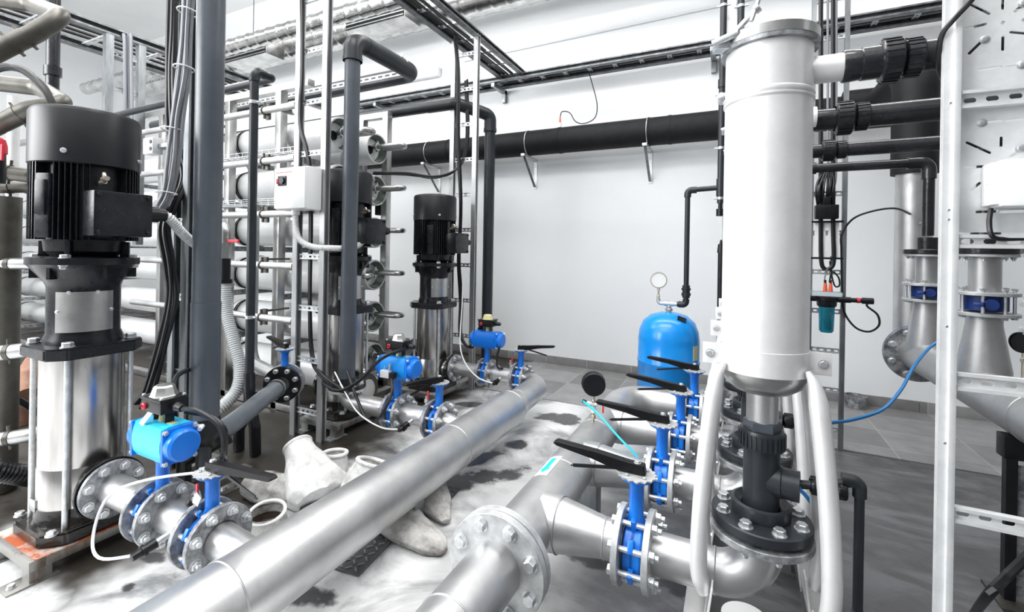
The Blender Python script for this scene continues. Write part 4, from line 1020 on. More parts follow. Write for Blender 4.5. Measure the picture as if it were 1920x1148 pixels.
part('slotted_channel', MB().perf((-4.6, 2.60, 2.475), (-2.15, 2.60, 2.475), .034, .065, .045, .014, .003, (0, 0, 1)).box2((-4.6, 2.60, 2.457), (-2.15, 2.64, 2.46)), M['strut_light'], t)
g = 'small steel manifold pipes in front of the rack'
for k, (z, nm) in enumerate(((2.14, 'topmost'), (1.79, 'second'), (1.425, 'middle'), (1.075, 'fourth'), (.715, 'lowest'))):
    t = thing('manifold_pipe', nm+' slim horizontal steel pipe left of the switch box ladder', 'pipe', (-3.0, 2.07, z), g)
    part('pipe_body', MB().cyl((-4.6, 2.07, z), (-2.62, 2.07, z), .0235, 20), M['satin'], t)
    part('end_coupling', MB().cyl((-2.66, 2.07, z), (-2.60, 2.07, z), .029, 20).box((-2.63, 2.07, z-.03), (.02, .015, .03)), M['steel'], t)
    part('u_clamp', MB().torus((-2.93, 2.07, z), (1, 0, 0), .027, .005, 24, 6).cyl((-2.93, 2.07, z-.055), (-2.93, 2.07, z-.025), .009, 10).cyl((-2.93, 2.07, z+.025), (-2.93, 2.07, z+.055), .009, 10).box((-2.93, 2.10, z), (.04, .012, .11)).box((-2.93, 2.19, z+.04), (.03, .18, .012)), M['brown_steel'], t)
t = thing('collector_pipe', 'upright steel collector beside the thin riser bending toward the blue valve', 'pipe', (-3.16, 2.16, 0))
part('pipe_body', MB().tube([(-3.16, 2.16, 1.52), (-3.16, 2.16, .36), VB+vd*.045], .04, .12, 26), M['satin'], t)
flange(t, VB+vd*.035, vd, OD=.22, bore=.08, th=.018, mat_='flange_light', bolts=0)
# corrugated hose with ball valve
t = thing('corrugated_hose', 'pale grey corrugated hose hanging beside the thick riser', 'hose', (-3, 1.7, 0))
hp = [at(421, 525, 2.75), at(424, 580, 2.74), at(438, 640, 2.7), at(450, 690, 2.66), at(442, 735, 2.6), at(400, 775, 2.5), at(360, 800, 2.5), at(330, 830, 2.55)]
part('hose_body', MB().corr(hp, .036, .013, .20, 18), M['hose_grey'], t)
a = hp[0]; part('connector', MB().cyl(a+Vector((0, 0, -.01)), a+Vector((0, 0, .13)), .032, 12).cyl(a+Vector((0, 0, -.02)), a+Vector((0, 0, 0.005)), .042, 20), M['black'], t)
part('ball_valve', MB().cyl(a+Vector((0, 0, .13)), a+Vector((0, 0, .22)), .034, 6).tube([a+Vector((0, 0, .2)), a+Vector((0, 0, .32)), a+Vector((-.12, 0, .34)), a+Vector((-1.0, .3, .34))], .032, .05, 18), M['steel'], t)
part('valve_tap', MB().box(a+Vector((.08, 0, .235)), (.10, .014, .018), None, .004), M['red'], t)
# ------------------------------------------------------------------ switch box
t = thing('switch_box', 'white switch box with red and black rotary knob on the zinc ladder', 'electrical box', (-2.42, 1.96, 1.43))
part('enclosure', MB().box2((-2.57, 1.90, 1.43), (-2.29, 2.005, 1.69), .008), M['white'], t)
part('lid', MB().box2((-2.565, 1.885, 1.435), (-2.295, 1.905, 1.685), .006), M['white'], t)
kb = part('switch_plate', MB().box2((-2.525, 1.878, 1.575), (-2.455, 1.886, 1.635), .002), M['black'], t)
part('knob', MB().cyl((-2.483, 1.866, 1.605), (-2.483, 1.88, 1.605), .022, 24), M['black'], kb); part('knob_grip', MB().box((-2.513, 1.868, 1.60), (.014, .012, .03), None, .002), M['red'], kb)
part('red_line', MB().box2((-2.55, 1.8835, 1.655), (-2.41, 1.8852, 1.659)), M['red'], t)
part('gland', MB().cyl((-2.44, 1.94, 1.435), (-2.44, 1.94, 1.40), .026, 16), M['white'], t)
solo('conduit_hose', MB().corr([(-2.44, 1.94, 1.40), (-2.435, 1.94, 1.33), (-2.40, 1.94, 1.25), (-2.32, 1.95, 1.21), (-2.24, 1.99, 1.20), (-2.2, 2.2, 1.21), (-2.19, 2.30, 1.3)], .019, .010, .24, 14), M['white'], 'white corrugated conduit curving from the switch box to the middle pump', 'conduit')
solo('conduit_hose', MB().corr([(-2.15, 1.075, 1.325), (-2.15, 1.10, 1.31), (-2.17, 1.16, 1.25), (-2.2, 1.24, 1.20), (-2.30, 1.30, 1.22)], .021, .010, .24, 14), M['hose_grey'], 'pale corrugated conduit from the nearest pump terminal box to the ladder', 'conduit')
# ------------------------------------------------------------------ cable bundles
def bundle(label, P, n, r, spread, mt='rubber', group=None):
    for k in range(n):
        ox, oy = random.uniform(-1, 1)*spread, random.uniform(-1, 1)*spread
        pts = [Vector(p)+Vector((ox+random.uniform(-.3, .3)*spread, oy*.6, random.uniform(-.01, .01))) for p in P]
        cable(label, pts, r*random.uniform(.85, 1.1), mt, group=group)
z = 2.27
bundle('black cable in the thick bundle tied down the left zinc ladder', [at(325, -40, z), at(322, 60, z), at(320, 150, z), at(324, 250, z), at(342, 330, z), at(320, 390, z-.05), at(307, 430, z-.06), at(316, 500, z-.06), at(322, 560, z-.06), at(303, 640, z-.06), at(280, 730, z-.05), at(262, 760, z-.05)], 6, .012, .028, group='black cables on the left ladder')
bundle('grey cable in the slim bundle tied down the left zinc ladder', [at(356, -40, z-.1), at(352, 60, z-.1), at(346, 140, z-.1), at(334, 220, z-.1), at(326, 300, z-.1), at(316, 360, z-.1), at(298, 395, z-.08), at(300, 380, z+.2)], 12, .0075, .034, 'cable_grey', group='grey cables on the left ladder')
for k, y in enumerate((22, 128, 243, 362)):
    c = at((352, 345, 322, 312)[k], y, z-.1); solo('cable_tie', MB().torus(c, (0, .1, 1), .042, .003, 24, 6), M['white'], ('topmost', 'second', 'third', 'lowest')[k]+' white cable tie round the grey bundle at left', 'cable tie', 'white ties on the grey bundle')
bundle('black cable hanging down beside the thin zinc ladder with the switch box', [at(565, -40, 2.9), at(566, 120, 2.9), at(562, 230, 2.9), at(578, 300, 2.9), at(582, 400, 2.95), at(580, 560, 2.95), at(583, 660, 2.95), at(600, 700, 2.8), at(650, 735, 2.7)], 2, .011, .012, group='cables beside the switch box')
bundle('black cable running down the far tray ladder behind the third pump', [(-2.2, 3.32, 3.04), (-2.17, 3.33, 2.7), (-2.16, 3.33, 2.2), (-2.12, 3.33, 1.6), (-2.13, 3.33, 1.1), (-2.10, 3.33, .75), (-2.02, 3.2, .5), (-1.9, 3.18, .42), (-1.78, 3.14, .62)], 3, .010, .014, group='cables on the far ladder')
bundle('black cable sweeping from the rack to the far tray ladder', [at(700, 325, 3.9), at(760, 326, 3.9), at(810, 333, 3.95), at(845, 325, 3.95), at(868, 300, 3.98), at(876, 250, 3.98), at(874, 150, 4.0)], 4, .009, .012, group='cables sweeping to the far ladder')
bundle('black cable arching over the bronze pipes at the upper left edge', [at(-40, 150, 2.0), at(0, 128, 2.0), at(40, 130, 2.0), at(75, 160, 2.0), at(98, 200, 2.0), at(112, 260, 2.02)], 6, .010, .016, group='cables arching at the upper left')
bundle('grey cable hanging on the short ladder above the nearest pump', [(-4.86, 2.10, 3.05), (-4.85, 2.10, 2.9), (-4.85, 2.12, 2.2), (-4.85, 2.12, 1.3)], 4, .012, .05, 'cable_grey', group='grey cables on the short hanging ladder')
# actuator cables
def T_(k, dx, dy, dz): return Vector((XA[k]+dx, LY[k]+dy, AZL[k]+dz))
cable('black cable looping from the nearest actuator down to its valve', [T_(0, .11, 0, .385), T_(0, .17, .02, .38), T_(0, .24, .05, .33), T_(0, .25, .06, .25), T_(0, .2, .08, .2), T_(0, .19, .05, .12), T_(0, .16, .04, .03), T_(0, .15, .0, .07)], .0085)
cable('black cable rising from the nearest switch box to the cable bundle', [T_(0, -.05, .05, .38), T_(0, -.13, .10, .42), T_(0, -.2, .16, .43), T_(0, -.35, .3, .40), T_(0, -.5, .45, .36)], .010)
cable('coiled black cable behind the nearest blue actuator', [T_(0, .02, .06, .34), T_(0, .14, .09, .33), T_(0, .19, .10, .28), T_(0, .16, .12, .16), T_(0, .12, .12, .10), T_(0, .17, .10, .12), T_(0, .2, .10, .18), T_(0, .15, .11, .21)], .007)
cable('black cable from the middle actuator to the floor conduit', [T_(1, .07, -.02, .38), T_(1, -.02, -.12, .33), T_(1, -.15, -.14, .2), T_(1, -.32, -.14, .11), T_(1, -.5, -.1, .12)], .010)
cable('black cable drooping in front of the middle actuated valve', [T_(1, .03, -.09, .22), T_(1, .08, -.15, .15), T_(1, .02, -.18, .02), T_(1, -.08, -.16, -.01), T_(1, -.2, -.12, .08), T_(1, -.35, -.05, .2)], .009)
cable('black cable hanging from the far blue actuator to a small plug', [T_(2, .09, 0, .30), T_(2, .125, -.02, .25), T_(2, .11, -.04, .15), T_(2, .12, -.05, .07), T_(2, .15, -.02, .06)], .008)
g = 'thin white sensor wires'
cable('thin white wire arching over the nearest valve flange to a grey plug', [T_(0, .145, -.14, -.028), T_(0, .05, -.20, -.03), T_(0, -.06, -.17, .0), T_(0, -.04, -.14, .11), T_(0, .1, -.10, .18), T_(0, .25, .02, .19), T_(0, .33, .08, .17)], .0045, 'white', 'sensor_wire', 'wire')
cable('thin white wire running down to the middle line sensor plug', [T_(1, .145, -.14, -.03), T_(1, .05, -.19, -.02), T_(1, -.1, -.20, .03), T_(1, -.25, -.15, .10), T_(1, -.4, -.1, .2)], .004, 'white', 'sensor_wire', 'wire')
cable('thin white wire drooping from the far ladder to the far pump line', [T_(2, .145, -.14, -.03), T_(2, .02, -.16, .0), T_(2, -.12, -.12, .08), T_(2, -.25, 0, .2), T_(2, -.30, .1, .5), T_(2, -.33, .15, .75)], .005, 'white', 'sensor_wire', 'wire')
t = thing('rubber_coupling', 'black rubber coupling on the floor behind the nearest blue actuator', 'coupling', onZ(400, 880, 0))
a = at(345, 858, 2.06); b = at(428, 812, 2.16); d = (b-a).normalized()
part('sleeve', MB().cyl(a, b, .045, 24).cyl(b-d*.05, b, .05, 24).tube([a, (a.x, a.y, .004)], .03, 0, 12), M['black'], t)
# ------------------------------------------------------------------ bronze pipework at the left edge
g = 'bronze toned steel pipes at the left edge'
def lp(label, pts, r, bend=.06, mt='brown_steel', cl=None):
    t = thing('edge_pipe', label, 'pipe', pts[0], g); part('pipe_body', MB().tube(pts, r, bend, 24), M[mt], t)
    for c, ax in (cl or ()): clamp(t, c, ax, r, 'brown_steel')
    return t
a = at(-60, -8, 2.45); b = at(60, 8, 2.5); c = at(118, 30, 2.2); d = at(66, 62, 2.15); e = at(-60, 125, 2.05)
lp('bronze toned steel pipe making a U bend at the top left corner', [a, b, c, d, e], .041, .09, cl=((d.lerp(e, .15), e-d), (d.lerp(e, .35), e-d)))
a = at(-60, 150, 2.3); b = at(75, 165, 2.35); c = at(122, 195, 2.15); d = at(58, 205, 2.1); e = at(-60, 262, 2.05)
lp('bronze toned steel pipe bending just behind the fan cover of the nearest pump', [a, b, c, d, e], .040, .09, cl=((d.lerp(e, .2), e-d),))
p = at(8, 600, 2.2); lp('thick upright bronze steel pipe along the left edge', [(p.x, p.y, 0.004), (p.x, p.y, 1.42)], .055)
p = at(24, 300, 2.5); lp('slim upright steel pipe behind the red topped vent', [(p.x, p.y, .004), (p.x, p.y, 2.0)], .025, mt='white_steel')
for nm, y0, y1, r, zz in (('topmost', 315, 330, .034, 2.1), ('second', 352, 350, .03, 2.2), ('middle', 494, 495, .028, 2.15), ('fourth', 668, 655, .034, 2.05), ('lowest', 832, 815, .030, 2.0)):
    a = at(-50, y0, zz); b = at(62, y1, zz+.05); lp(nm+' level steel pipe entering from the left edge behind the pump', [a, b, b+Vector((-.05, .35, 0))], r, .03, 'satin' if nm in ('lowest', 'fourth', 'middle') else 'brown_steel', cl=((a.lerp(b, .6), b-a),))
a = at(-60, 880, 2.0); solo('spiral_hose', MB().corr([a, at(0, 885, 2.05), at(70, 895, 2.2), at(140, 900, 2.6)], .045, .014, .14, 18), M['black'], 'black corrugated hose on the ground behind the nearest pump', 'hose')
cable('thick black cable sagging behind the nearest pump at the left edge', [at(-30, 670, 2.3), at(15, 735, 2.35), at(50, 760, 2.45), at(90, 785, 2.6)], .017)
t = thing('air_vent', 'red topped air vent valve at the left edge', 'valve', at(5, 300, 2.0))
p = at(-6, 275, 2.0); part('cap', MB().lathe([(.034, -.03), (.034, .005), (.028, .03), (.014, .04), (0, .045)], p, seg=24), M['red'], t); part('body', MB().cyl(p-Vector((0, 0, .16)), p-Vector((0, 0, .03)), .03, 16), M['black'], t)
part('tap', MB().box(p+Vector((.06, 0, -.03)), (.014, .01, .07), None, .003), M['red'], t)
p = onZ(45, 880, 0); t = thing('clay_pipe', 'broken brown clay pipes lying behind the nearest pump', 'pipe', p)
q = at(40, 700, 3.0); part('pipe_body', MB().tube([q+Vector((-.1, .1, .04)), q+Vector((.12, -.02, -.03)), q+Vector((.2, -.03, -.1))], .06, .05, 20).cyl((q.x, q.y, .004), (q.x, q.y, q.z-.02), .05, 16), M['terracotta'], t)

# ------------------------------------------------------------------ white post, perforated plates and rails at right
PY = 1.25
g0 = onY(1780, 300, PY)
t = thing('strut_post', 'tall white grooved strut post near the right edge', 'post', (g0.x, PY, 0))
B = MB(); x0 = onY(1765, 500, PY).x; x1 = onY(1797, 300, PY).x
B.box2((x0+.012, PY-.012, 0), (x1, PY+.02, 4.9), .003)
for k in range(2): B.box2((x0-.002+k*.0, PY-.004+k*.012, 0), (x0+.013, PY+.0+k*.012, 4.9))
B.box2((x0+.005, PY+.0, 0), (x0+.013, PY+.02, 4.9))
part('rail', B, M['strut_white'], t)
for z in (1.28, 1.06, 1.30, .82, 1.52): bolt(t, (x0+.006, PY-.010, z), (0, -1, 0), .003, .002, False)
def plate(name, x0, z0, x1, z1, y, holes, parent, mt, th=.003):
    cu = bpy.data.curves.new('p', 'CURVE'); cu.dimensions = '2D'; cu.fill_mode = 'BOTH'; cu.extrude = th/2
    def sp_(pts):
        s_ = cu.splines.new('POLY'); s_.points.add(len(pts)-1)
        for i, (u, v) in enumerate(pts): s_.points[i].co = (u, v, 0, 1)
        s_.use_cyclic_u = True
    sp_([(x0, z0), (x1, z0), (x1, z1), (x0, z1)])
    for (cx, cz, l, w, a) in holes:
        pts = []
        for k in range(16):
            an = -PI/2+PI*k/7 if k < 8 else PI/2+PI*(k-8)/7; sx = l/2-w/2 if k < 8 else -(l/2-w/2)
            u, v = sx+w/2*math.cos(an), w/2*math.sin(an); pts.append((cx+u*math.cos(a)-v*math.sin(a), cz+u*math.sin(a)+v*math.cos(a)))
        sp_(pts)
    o = bpy.data.objects.new('p', cu); C.objects.link(o); me = bpy.data.meshes.new_from_object(o.evaluated_get(bpy.context.evaluated_depsgraph_get()))
    me.transform(Matrix(((1, 0, 0, 0), (0, 0, -1, y), (0, 1, 0, 0), (0, 0, 0, 1)))); B = MB(); B.bm.from_mesh(me)
    bpy.data.objects.remove(o); bpy.data.curves.remove(cu); bpy.data.meshes.remove(me)
    return part(name, B, mt, parent)
PLY = 1.272
def pp(px, py): v = onY(px, py, PLY); return v.x, v.z
M['plate_m'] = mat('mottled_galvanised_plate', (.70, .71, .72), .42, .4, noise=.12, nscale=9, col2=(.86, .87, .87), bump=.1)
t = thing('mounting_plate', 'upper perforated galvanised plate right of the white post', 'plate', (.6, PLY, 1.55), 'perforated mounting plates')
x0, _ = pp(1799, 80); z0 = pp(1850, 166)[1]
def slots(lst):
    o = []
    for (px, py, l, a) in lst: u, v = pp(px, py); o.append((u, v, l, .0055, a))
    return o
H1 = slots([(1836, 17, .045, -.72), (1829, 50, .036, .12), (1833, 85, .045, .85), (1880, 5, .03, PI/2), (1880, 82, .03, PI/2), (1855, 129, .038, .05), (1907, 124, .036, .05), (1910, 62, .03, -.3), (1915, 12, .03, .7)])
u, v = pp(1880, 43); H1.append((u, v, .0071, .007, 0)); u, v = pp(1919, 38); H1.append((u, v, .0071, .007, 0))
H1 += [(u_, v_+.26, l_, w_, -a_) for u_, v_, l_, w_, a_ in H1[:6]]
plate('plate_body', x0, z0, 1.15, z0+.62, PLY, H1, t, M['plate_m'])
def wsh(px, py):
    u, v = pp(px, py); w_ = part('screw', MB().lathe([(0, 0), (.0085, 0), (.0085, .001), (.005, .002), (.005, .005), (0, .006)], (u, PLY-.002, v), (0, -1, 0), 20), M['bolt'], t)
for q in ((1845, 75), (1917, 7), (1915, 122)): wsh(*q)
t = thing('mounting_plate', 'lower perforated galvanised plate carrying the white junction box', 'plate', (.6, PLY, 1.25), 'perforated mounting plates')
z1 = pp(1850, 203)[1]; z0 = pp(1850, 436)[1]
H2 = slots([(1862, 228, .03, .05), (1905, 225, .035, .05), (1834, 277, .048, -.60), (1877, 268, .026, PI/2), (1828, 313, .034, 0), (1826, 352, .03, .8), (1908, 285, .028, .7), (1850, 397, .04, .02), (1895, 397, .04, .02)])
plate('plate_body', x0, z0, 1.15, z1, PLY, H2, t, M['plate_m'])
for q in ((1840, 231), (1912, 279)): wsh(*q)
g = 'perforated cross rails on the white post'
for nm, px, ya, yb, mt, pit in (('topmost', 1860, 166, 200, 'strut_white', .034), ('second', 1860, 440, 466, 'strut_white', .034), ('third', 1860, 704, 738, 'strut_white', .034), ('lowest', 1860, 962, 992, 'strut_white', .034)):
    zt = onY(px, ya, PY).z; zb = onY(px, yb, PY).z
    t = thing('cross_rail', nm+' perforated rail running right from the white post', 'rail', (.5, PY, zb), g)
    h = zt-zb; B = MB().perf((x1+.001, PY+.006, (zt+zb)/2), (1.2, PY+.006, (zt+zb)/2), h, .0335, .020, .010, .0025, (0, 0, 1))
    B.box2((x1+.001, PY-.008, zt-.007), (1.2, PY+.008, zt)).box2((x1+.001, PY-.008, zb), (1.2, PY+.008, zb+.007))
    part('channel', B, M[mt], t)
t = thing('junction_box', 'white junction box with round knockouts on the lower perforated plate', 'electrical box', (.55, PLY, 1.3))
u0, v0 = pp(1838, 392); u1, v1 = pp(1838, 308)
part('enclosure', MB().box2((u0+.012, PLY-.052, v0), (u0+.19, PLY-.004, v1), .006), M['white'], t)
kn = part('knockout_strip', MB().box2((u0, PLY-.045, v0+.004), (u0+.014, PLY-.003, v1-.004), .003), M['white'], t)
for k in range(4): part('knockout', MB().cyl((u0-.001, PLY-.025, v0+.016+k*.019), (u0+.001, PLY-.025, v0+.016+k*.019), .0075, 20), M['white'], kn)
cable('black cable dropping from the white junction box to the perforated rail', [onY(1858, 392, PLY-.02), onY(1855, 415, PLY-.03), onY(1858, 438, PLY-.035), onY(1872, 448, PLY-.03), onY(1925, 447, PLY-.02)], .0045)
cable('black cable curving over the top of the white post', [onY(1850, -40, 1.20), onY(1822, 0, 1.22), onY(1790, 35, 1.225), onY(1768, 62, 1.24), onY(1761, 95, 1.26), onY(1762, 135, 1.30), onY(1775, 160, 1.4)], .005)
# ------------------------------------------------------------------ blue tank and its pipework
TX, TY, TR = -.427, 3.5, .213
t = thing('expansion_tank', 'blue domed pressure tank standing on the floor by the wall', 'tank', (TX, TY, 0))
prof = [(0, .045), (.08, .048), (.15, .065), (.195, .10), (TR, .15), (TR, .41), (TR+.004, .415), (TR+.004, .425), (TR, .43), (TR, .58), (.205, .64), (.18, .705), (.13, .75), (.06, .772), (0, .776)]
part('tank_body', MB().lathe(prof, (TX, TY, 0), seg=64), M['tank_blue'], t, ang=50)
for k in range(3):
    a = k*2*PI/3+.4; part('leg', MB().box((TX+.15*math.cos(a), TY+.15*math.sin(a), .05), (.006, .07, .10), Matrix.Rotation(a, 3, 'Z')), M['tank_blue'], t)
a = -.45; part('data_label', MB().lathe([(TR+.0005, .46), (TR+.0015, .46), (TR+.0015, .56), (TR+.0005, .56)], (TX, TY, 0), seg=4) if False else MB().box((TX+(TR)*math.cos(a), TY+TR*math.sin(a), .51), (.004, .05, .10), Matrix.Rotation(a, 3, 'Z')), M['yellow'], t)
a = .5; part('cap_sticker', MB().box((TX+.10, TY-.10, .742), (.06, .05, .004), Matrix.Rotation(.45, 3, 'X') @ Matrix.Rotation(.35, 3, 'Y')), M['black'], t)
part('top_nipple', MB().cyl((TX, TY, .77), (TX, TY, .81), .018, 16).hexa((TX, TY, .785), (0, 0, 1), .026, .016), M['steel'], t)
t = thing('pressure_gauge', 'pale round gauge on a bent pipe stub above the blue tank', 'gauge', (TX, TY, .81))
zz = .835
part('tee', MB().tube([(TX-.075, TY, zz+.035), (TX-.075, TY, zz), (TX+.06, TY, zz)], .014, .02, 14).cyl((TX, TY, .808), (TX, TY, zz), .016, 14).cyl((TX-.03, TY, zz), (TX+.03, TY, zz), .019, 12), M['galv'], t)
gauge(t, (TX-.075, TY, zz+.03), .085, .058, 'white', 'brass', (.10, -1, 0))
Z1 = onY(1290, 357, TY).z; X1 = onY(1288, 450, TY).x; X2 = onY(1351, 355, TY).x
t = thing('tank_pipe', 'thin grey plastic pipe rising from the blue tank and turning right at the filter', 'pipe', (X1, TY, zz))
part('pipe_body', MB().tube([(TX+.055, TY, zz), (X1, TY, zz), (X1, TY, Z1), (X2, TY, Z1+.01)], .018, .03, 16), M['pvc'], t)
part('union', MB().cyl((X1, TY, zz+.05), (X1, TY, zz+.14), .026, 18).cyl((X1, TY, zz+.065), (X1, TY, zz+.085), .032, 16).cyl((X1, TY, zz+.105), (X1, TY, zz+.12), .032, 16), M['pvc'], t)
part('elbow', MB().tube([(X1, TY, Z1-.05), (X1, TY, Z1), (X1+.06, TY, Z1)], .024, .03, 16).tube([(X1, TY, zz+.04), (X1, TY, zz), (X1-.05, TY, zz)], .023, .025, 16), M['pvc'], t)
t = thing('drop_pipe', 'thin dark upright pipe with clamps just left of the frontmost filter housing', 'pipe', (X2, TY, 1.4))
zE = onY(1352, 392, TY).z
part('pipe_body', MB().cyl((X2, TY, zE+.04), (X2, TY, 4.94), .022, 18), M['pvc'], t)
part('tee', MB().cyl((X2, TY, Z1-.05), (X2, TY, Z1+.07), .028, 18).cyl((X2, TY, onY(1350, 165, TY).z), (X2, TY, onY(1350, 150, TY).z), .028, 16), M['pvc'], t)
part('hose_tail', MB().cyl((X2, TY, zE-.03), (X2, TY, zE+.05), .014, 14).cyl((X2, TY, zE-.05), (X2, TY, zE-.0), .026, 16), M['black'], t)
for py in (12, 178, 278, 372): clamp(t, (X2, TY, onY(1351, py, TY).z), (0, 0, 1), .022)
x3 = onY(1389, 40, TY).x
t = thing('drop_pipe', 'thin dark upright pipe ending behind the lid of the frontmost filter', 'pipe', (x3, TY, 2.5)); part('pipe_body', MB().cyl((x3, TY, 2.2), (x3, TY, 4.94), .022, 18), M['pvc'], t); clamp(t, (x3, TY, onY(1389, 12, TY).z), (0, 0, 1), .022)
x4 = onY(1351, 520, TY).x; za, zb = onY(1351, 458, TY).z, onY(1351, 650, TY).z
t = thing('drain_tube', 'short dark upright pipe with a black nozzle left of the filter, below the thin pipe', 'pipe', (x4, TY, 0))
part('pipe_body', MB().cyl((x4, TY, .004), (x4, TY, za-.03), .020, 16), M['pvc_black'], t); part('nozzle', MB().cyl((x4, TY, za-.06), (x4, TY, za), .026, 14, .020).cyl((x4, TY, za), (x4, TY, za+.03), .012, 12, .006), M['black'], t)
xs = onY(1370, 60, 3.62).x
solo('wall_strut', strutp(MB(), (xs, 3.62, 0), (xs, 3.62, 4.94), (0, -1, 0), 1.6), M['strut_light'], 'pale upright strut behind the frontmost filter housing', 'post')
# ------------------------------------------------------------------ things on the slim ladder rack
LYr = 3.41
def q_(px, py, y=LYr): return onY(px, py, y)
t = thing('water_filter', 'small cartridge filter with translucent blue bowl on the slim ladder rack', 'filter', q_(1548, 620))
c = q_(1548, 560); zt = q_(1548, 556).z; zb = q_(1548, 622).z; cx = c.x
part('head', MB().lathe([(0, 0), (.045, 0), (.052, .01), (.052, .035), (.058, .04), (.058, .06), (0, .062)], (cx, LYr-.04, zt-.06), seg=28).cyl((cx-.10, LYr-.04, zt-.012), (cx+.12, LYr-.04, zt-.012), .018, 16), M['black'], t)
part('bowl', MB().lathe([(0, 0), (.03, .002), (.038, .015), (.042, zt-.05-zb), (0, zt-.05-zb)], (cx, LYr-.04, zb), seg=28), M['bluebowl'], t)
part('cartridge', MB().cyl((cx, LYr-.04, zb+.02), (cx, LYr-.04, zt-.07), .018, 16), M['blue_dark'], t)
part('clear_cover', MB().box((cx-.02, LYr-.04, zt+.02), (.19, .09, .03), None, .01), M['glassc'], t)
part('fitting', MB().cyl((cx+.12, LYr-.04, zt-.012), (cx+.21, LYr-.04, zt-.012), .014, 14).cyl((cx+.175, LYr-.04, zt-.012), (cx+.23, LYr-.04, zt-.012), .019, 14), M['black'], t)
part('ring', MB().cyl((cx+.15, LYr-.04, zt-.012), (cx+.165, LYr-.04, zt-.012), .0165, 14), M['red'], t)
for k, px in enumerate((1545, 1555)):
    x = q_(px, 545).x
    t = thing('probe', ('left', 'right')[k]+' orange capped probe standing on the small cartridge filter', 'sensor', (x, LYr-.04, zt+.03), 'orange probes')
    part('probe_cap', MB().cyl((x, LYr-.04, zt+.03), (x, LYr-.04, zt+.085), .013, 14, .008), M['orange'], t); part('tip', MB().cyl((x, LYr-.04, zt+.085), (x, LYr-.04, zt+.105), .006, 8), M['black'], t)
cable('black wire curling up from the right orange probe', [q_(1555, 530), q_(1560, 510), q_(1572, 520), q_(1574, 535), q_(1566, 537), q_(1560, 520), q_(1556, 490)], .005)
cable('pale wire curling up from the left orange probe', [q_(1545, 530), q_(1548, 515), q_(1555, 512), q_(1558, 480)], .004, 'cable_grey')
cable('thin black tube looping right from the small cartridge filter and back', [(cx+.23, LYr-.04, zt-.012), q_(1625, 573), q_(1645, 590), q_(1648, 610), q_(1630, 622), q_(1605, 615), q_(1585, 590), q_(1580, 560), q_(1578, 500), q_(1577, 440)], .006, name='tube', cat='tube')
sx_ = onY(1708, 402, UY-.12)
cable('thin black tube arching from the slim ladder to the tap on the upright steel pipe', [q_(1578, 470), q_(1578, 440), q_(1600, 410), q_(1640, 395), q_(1680, 391), sx_], .006, name='tube', cat='tube')
t = thing('ladder_panel', 'small perforated white panel fixed to the slim ladder rack', 'panel', q_(1550, 480))
a = q_(1528, 418); b = q_(1573, 483)
Bp = []
for i, (fx, fz, l, an) in enumerate(((.5, .3, .06, PI/2), (.5, .7, .06, PI/2), (.25, .5, .04, 0), (.75, .5, .04, 0), (.25, .25, .03, .8), (.75, .75, .03, .8), (.75, .25, .03, -.8), (.25, .75, .03, -.8))): Bp.append((a.x+(b.x-a.x)*fx, b.z+(a.z-b.z)*fz, l, .012, an))
plate('panel_body', a.x, b.z, b.x, a.z, LYr+.005, Bp, t, M['white'])
part('bracket', MB().box2((a.x-.02, LYr-.012, b.z-.012), (b.x+.02, LYr, b.z)).box2((a.x-.02, LYr-.012, a.z), (b.x+.02, LYr, a.z+.012)), M['black'], t)
for i, px in enumerate((1539, 1562)):
    p0 = q_(px, 330)
    cable(('left', 'right')[i]+' thick black cable hanging down the slim ladder rack to a low loop', [q_(px, -30), q_(px, 150), q_(px, 300), q_(px, 420), q_(px+1, 490), q_(1550+ (3 if i else -3), 506)], .013, group=None)
for i in range(3): cable('thin grey cable on the slim ladder rack above the outlet pipes', [q_(1552+i*8, -30), q_(1552+i*8, 120), q_(1552+i*8, 260), q_(1553+i*7, 330), q_(1550+i*5, 365)], .007, 'cable_grey', group='grey cables on the slim ladder')
t = thing('relay_box', 'black relay block with cables on the slim ladder rack', 'electrical box', q_(1550, 400)); a = q_(1526, 412); b = q_(1570, 385)
part('enclosure', MB().box2((a.x, LYr-.06, a.z), (b.x, LYr, b.z), .006).box2((a.x+.04, LYr-.05, b.z), (b.x-.04, LYr, b.z+.05), .004), M['black'], t)
for i in range(6): cable('black cable looping out of the relay block', [q_(1533+i*5, 384), q_(1530+i*7+random.uniform(-4, 4), 360, LYr-.04), q_(1534+i*6, 340, LYr-.02), q_(1545+i*3, 322)], .007, group='cables above the relay block')
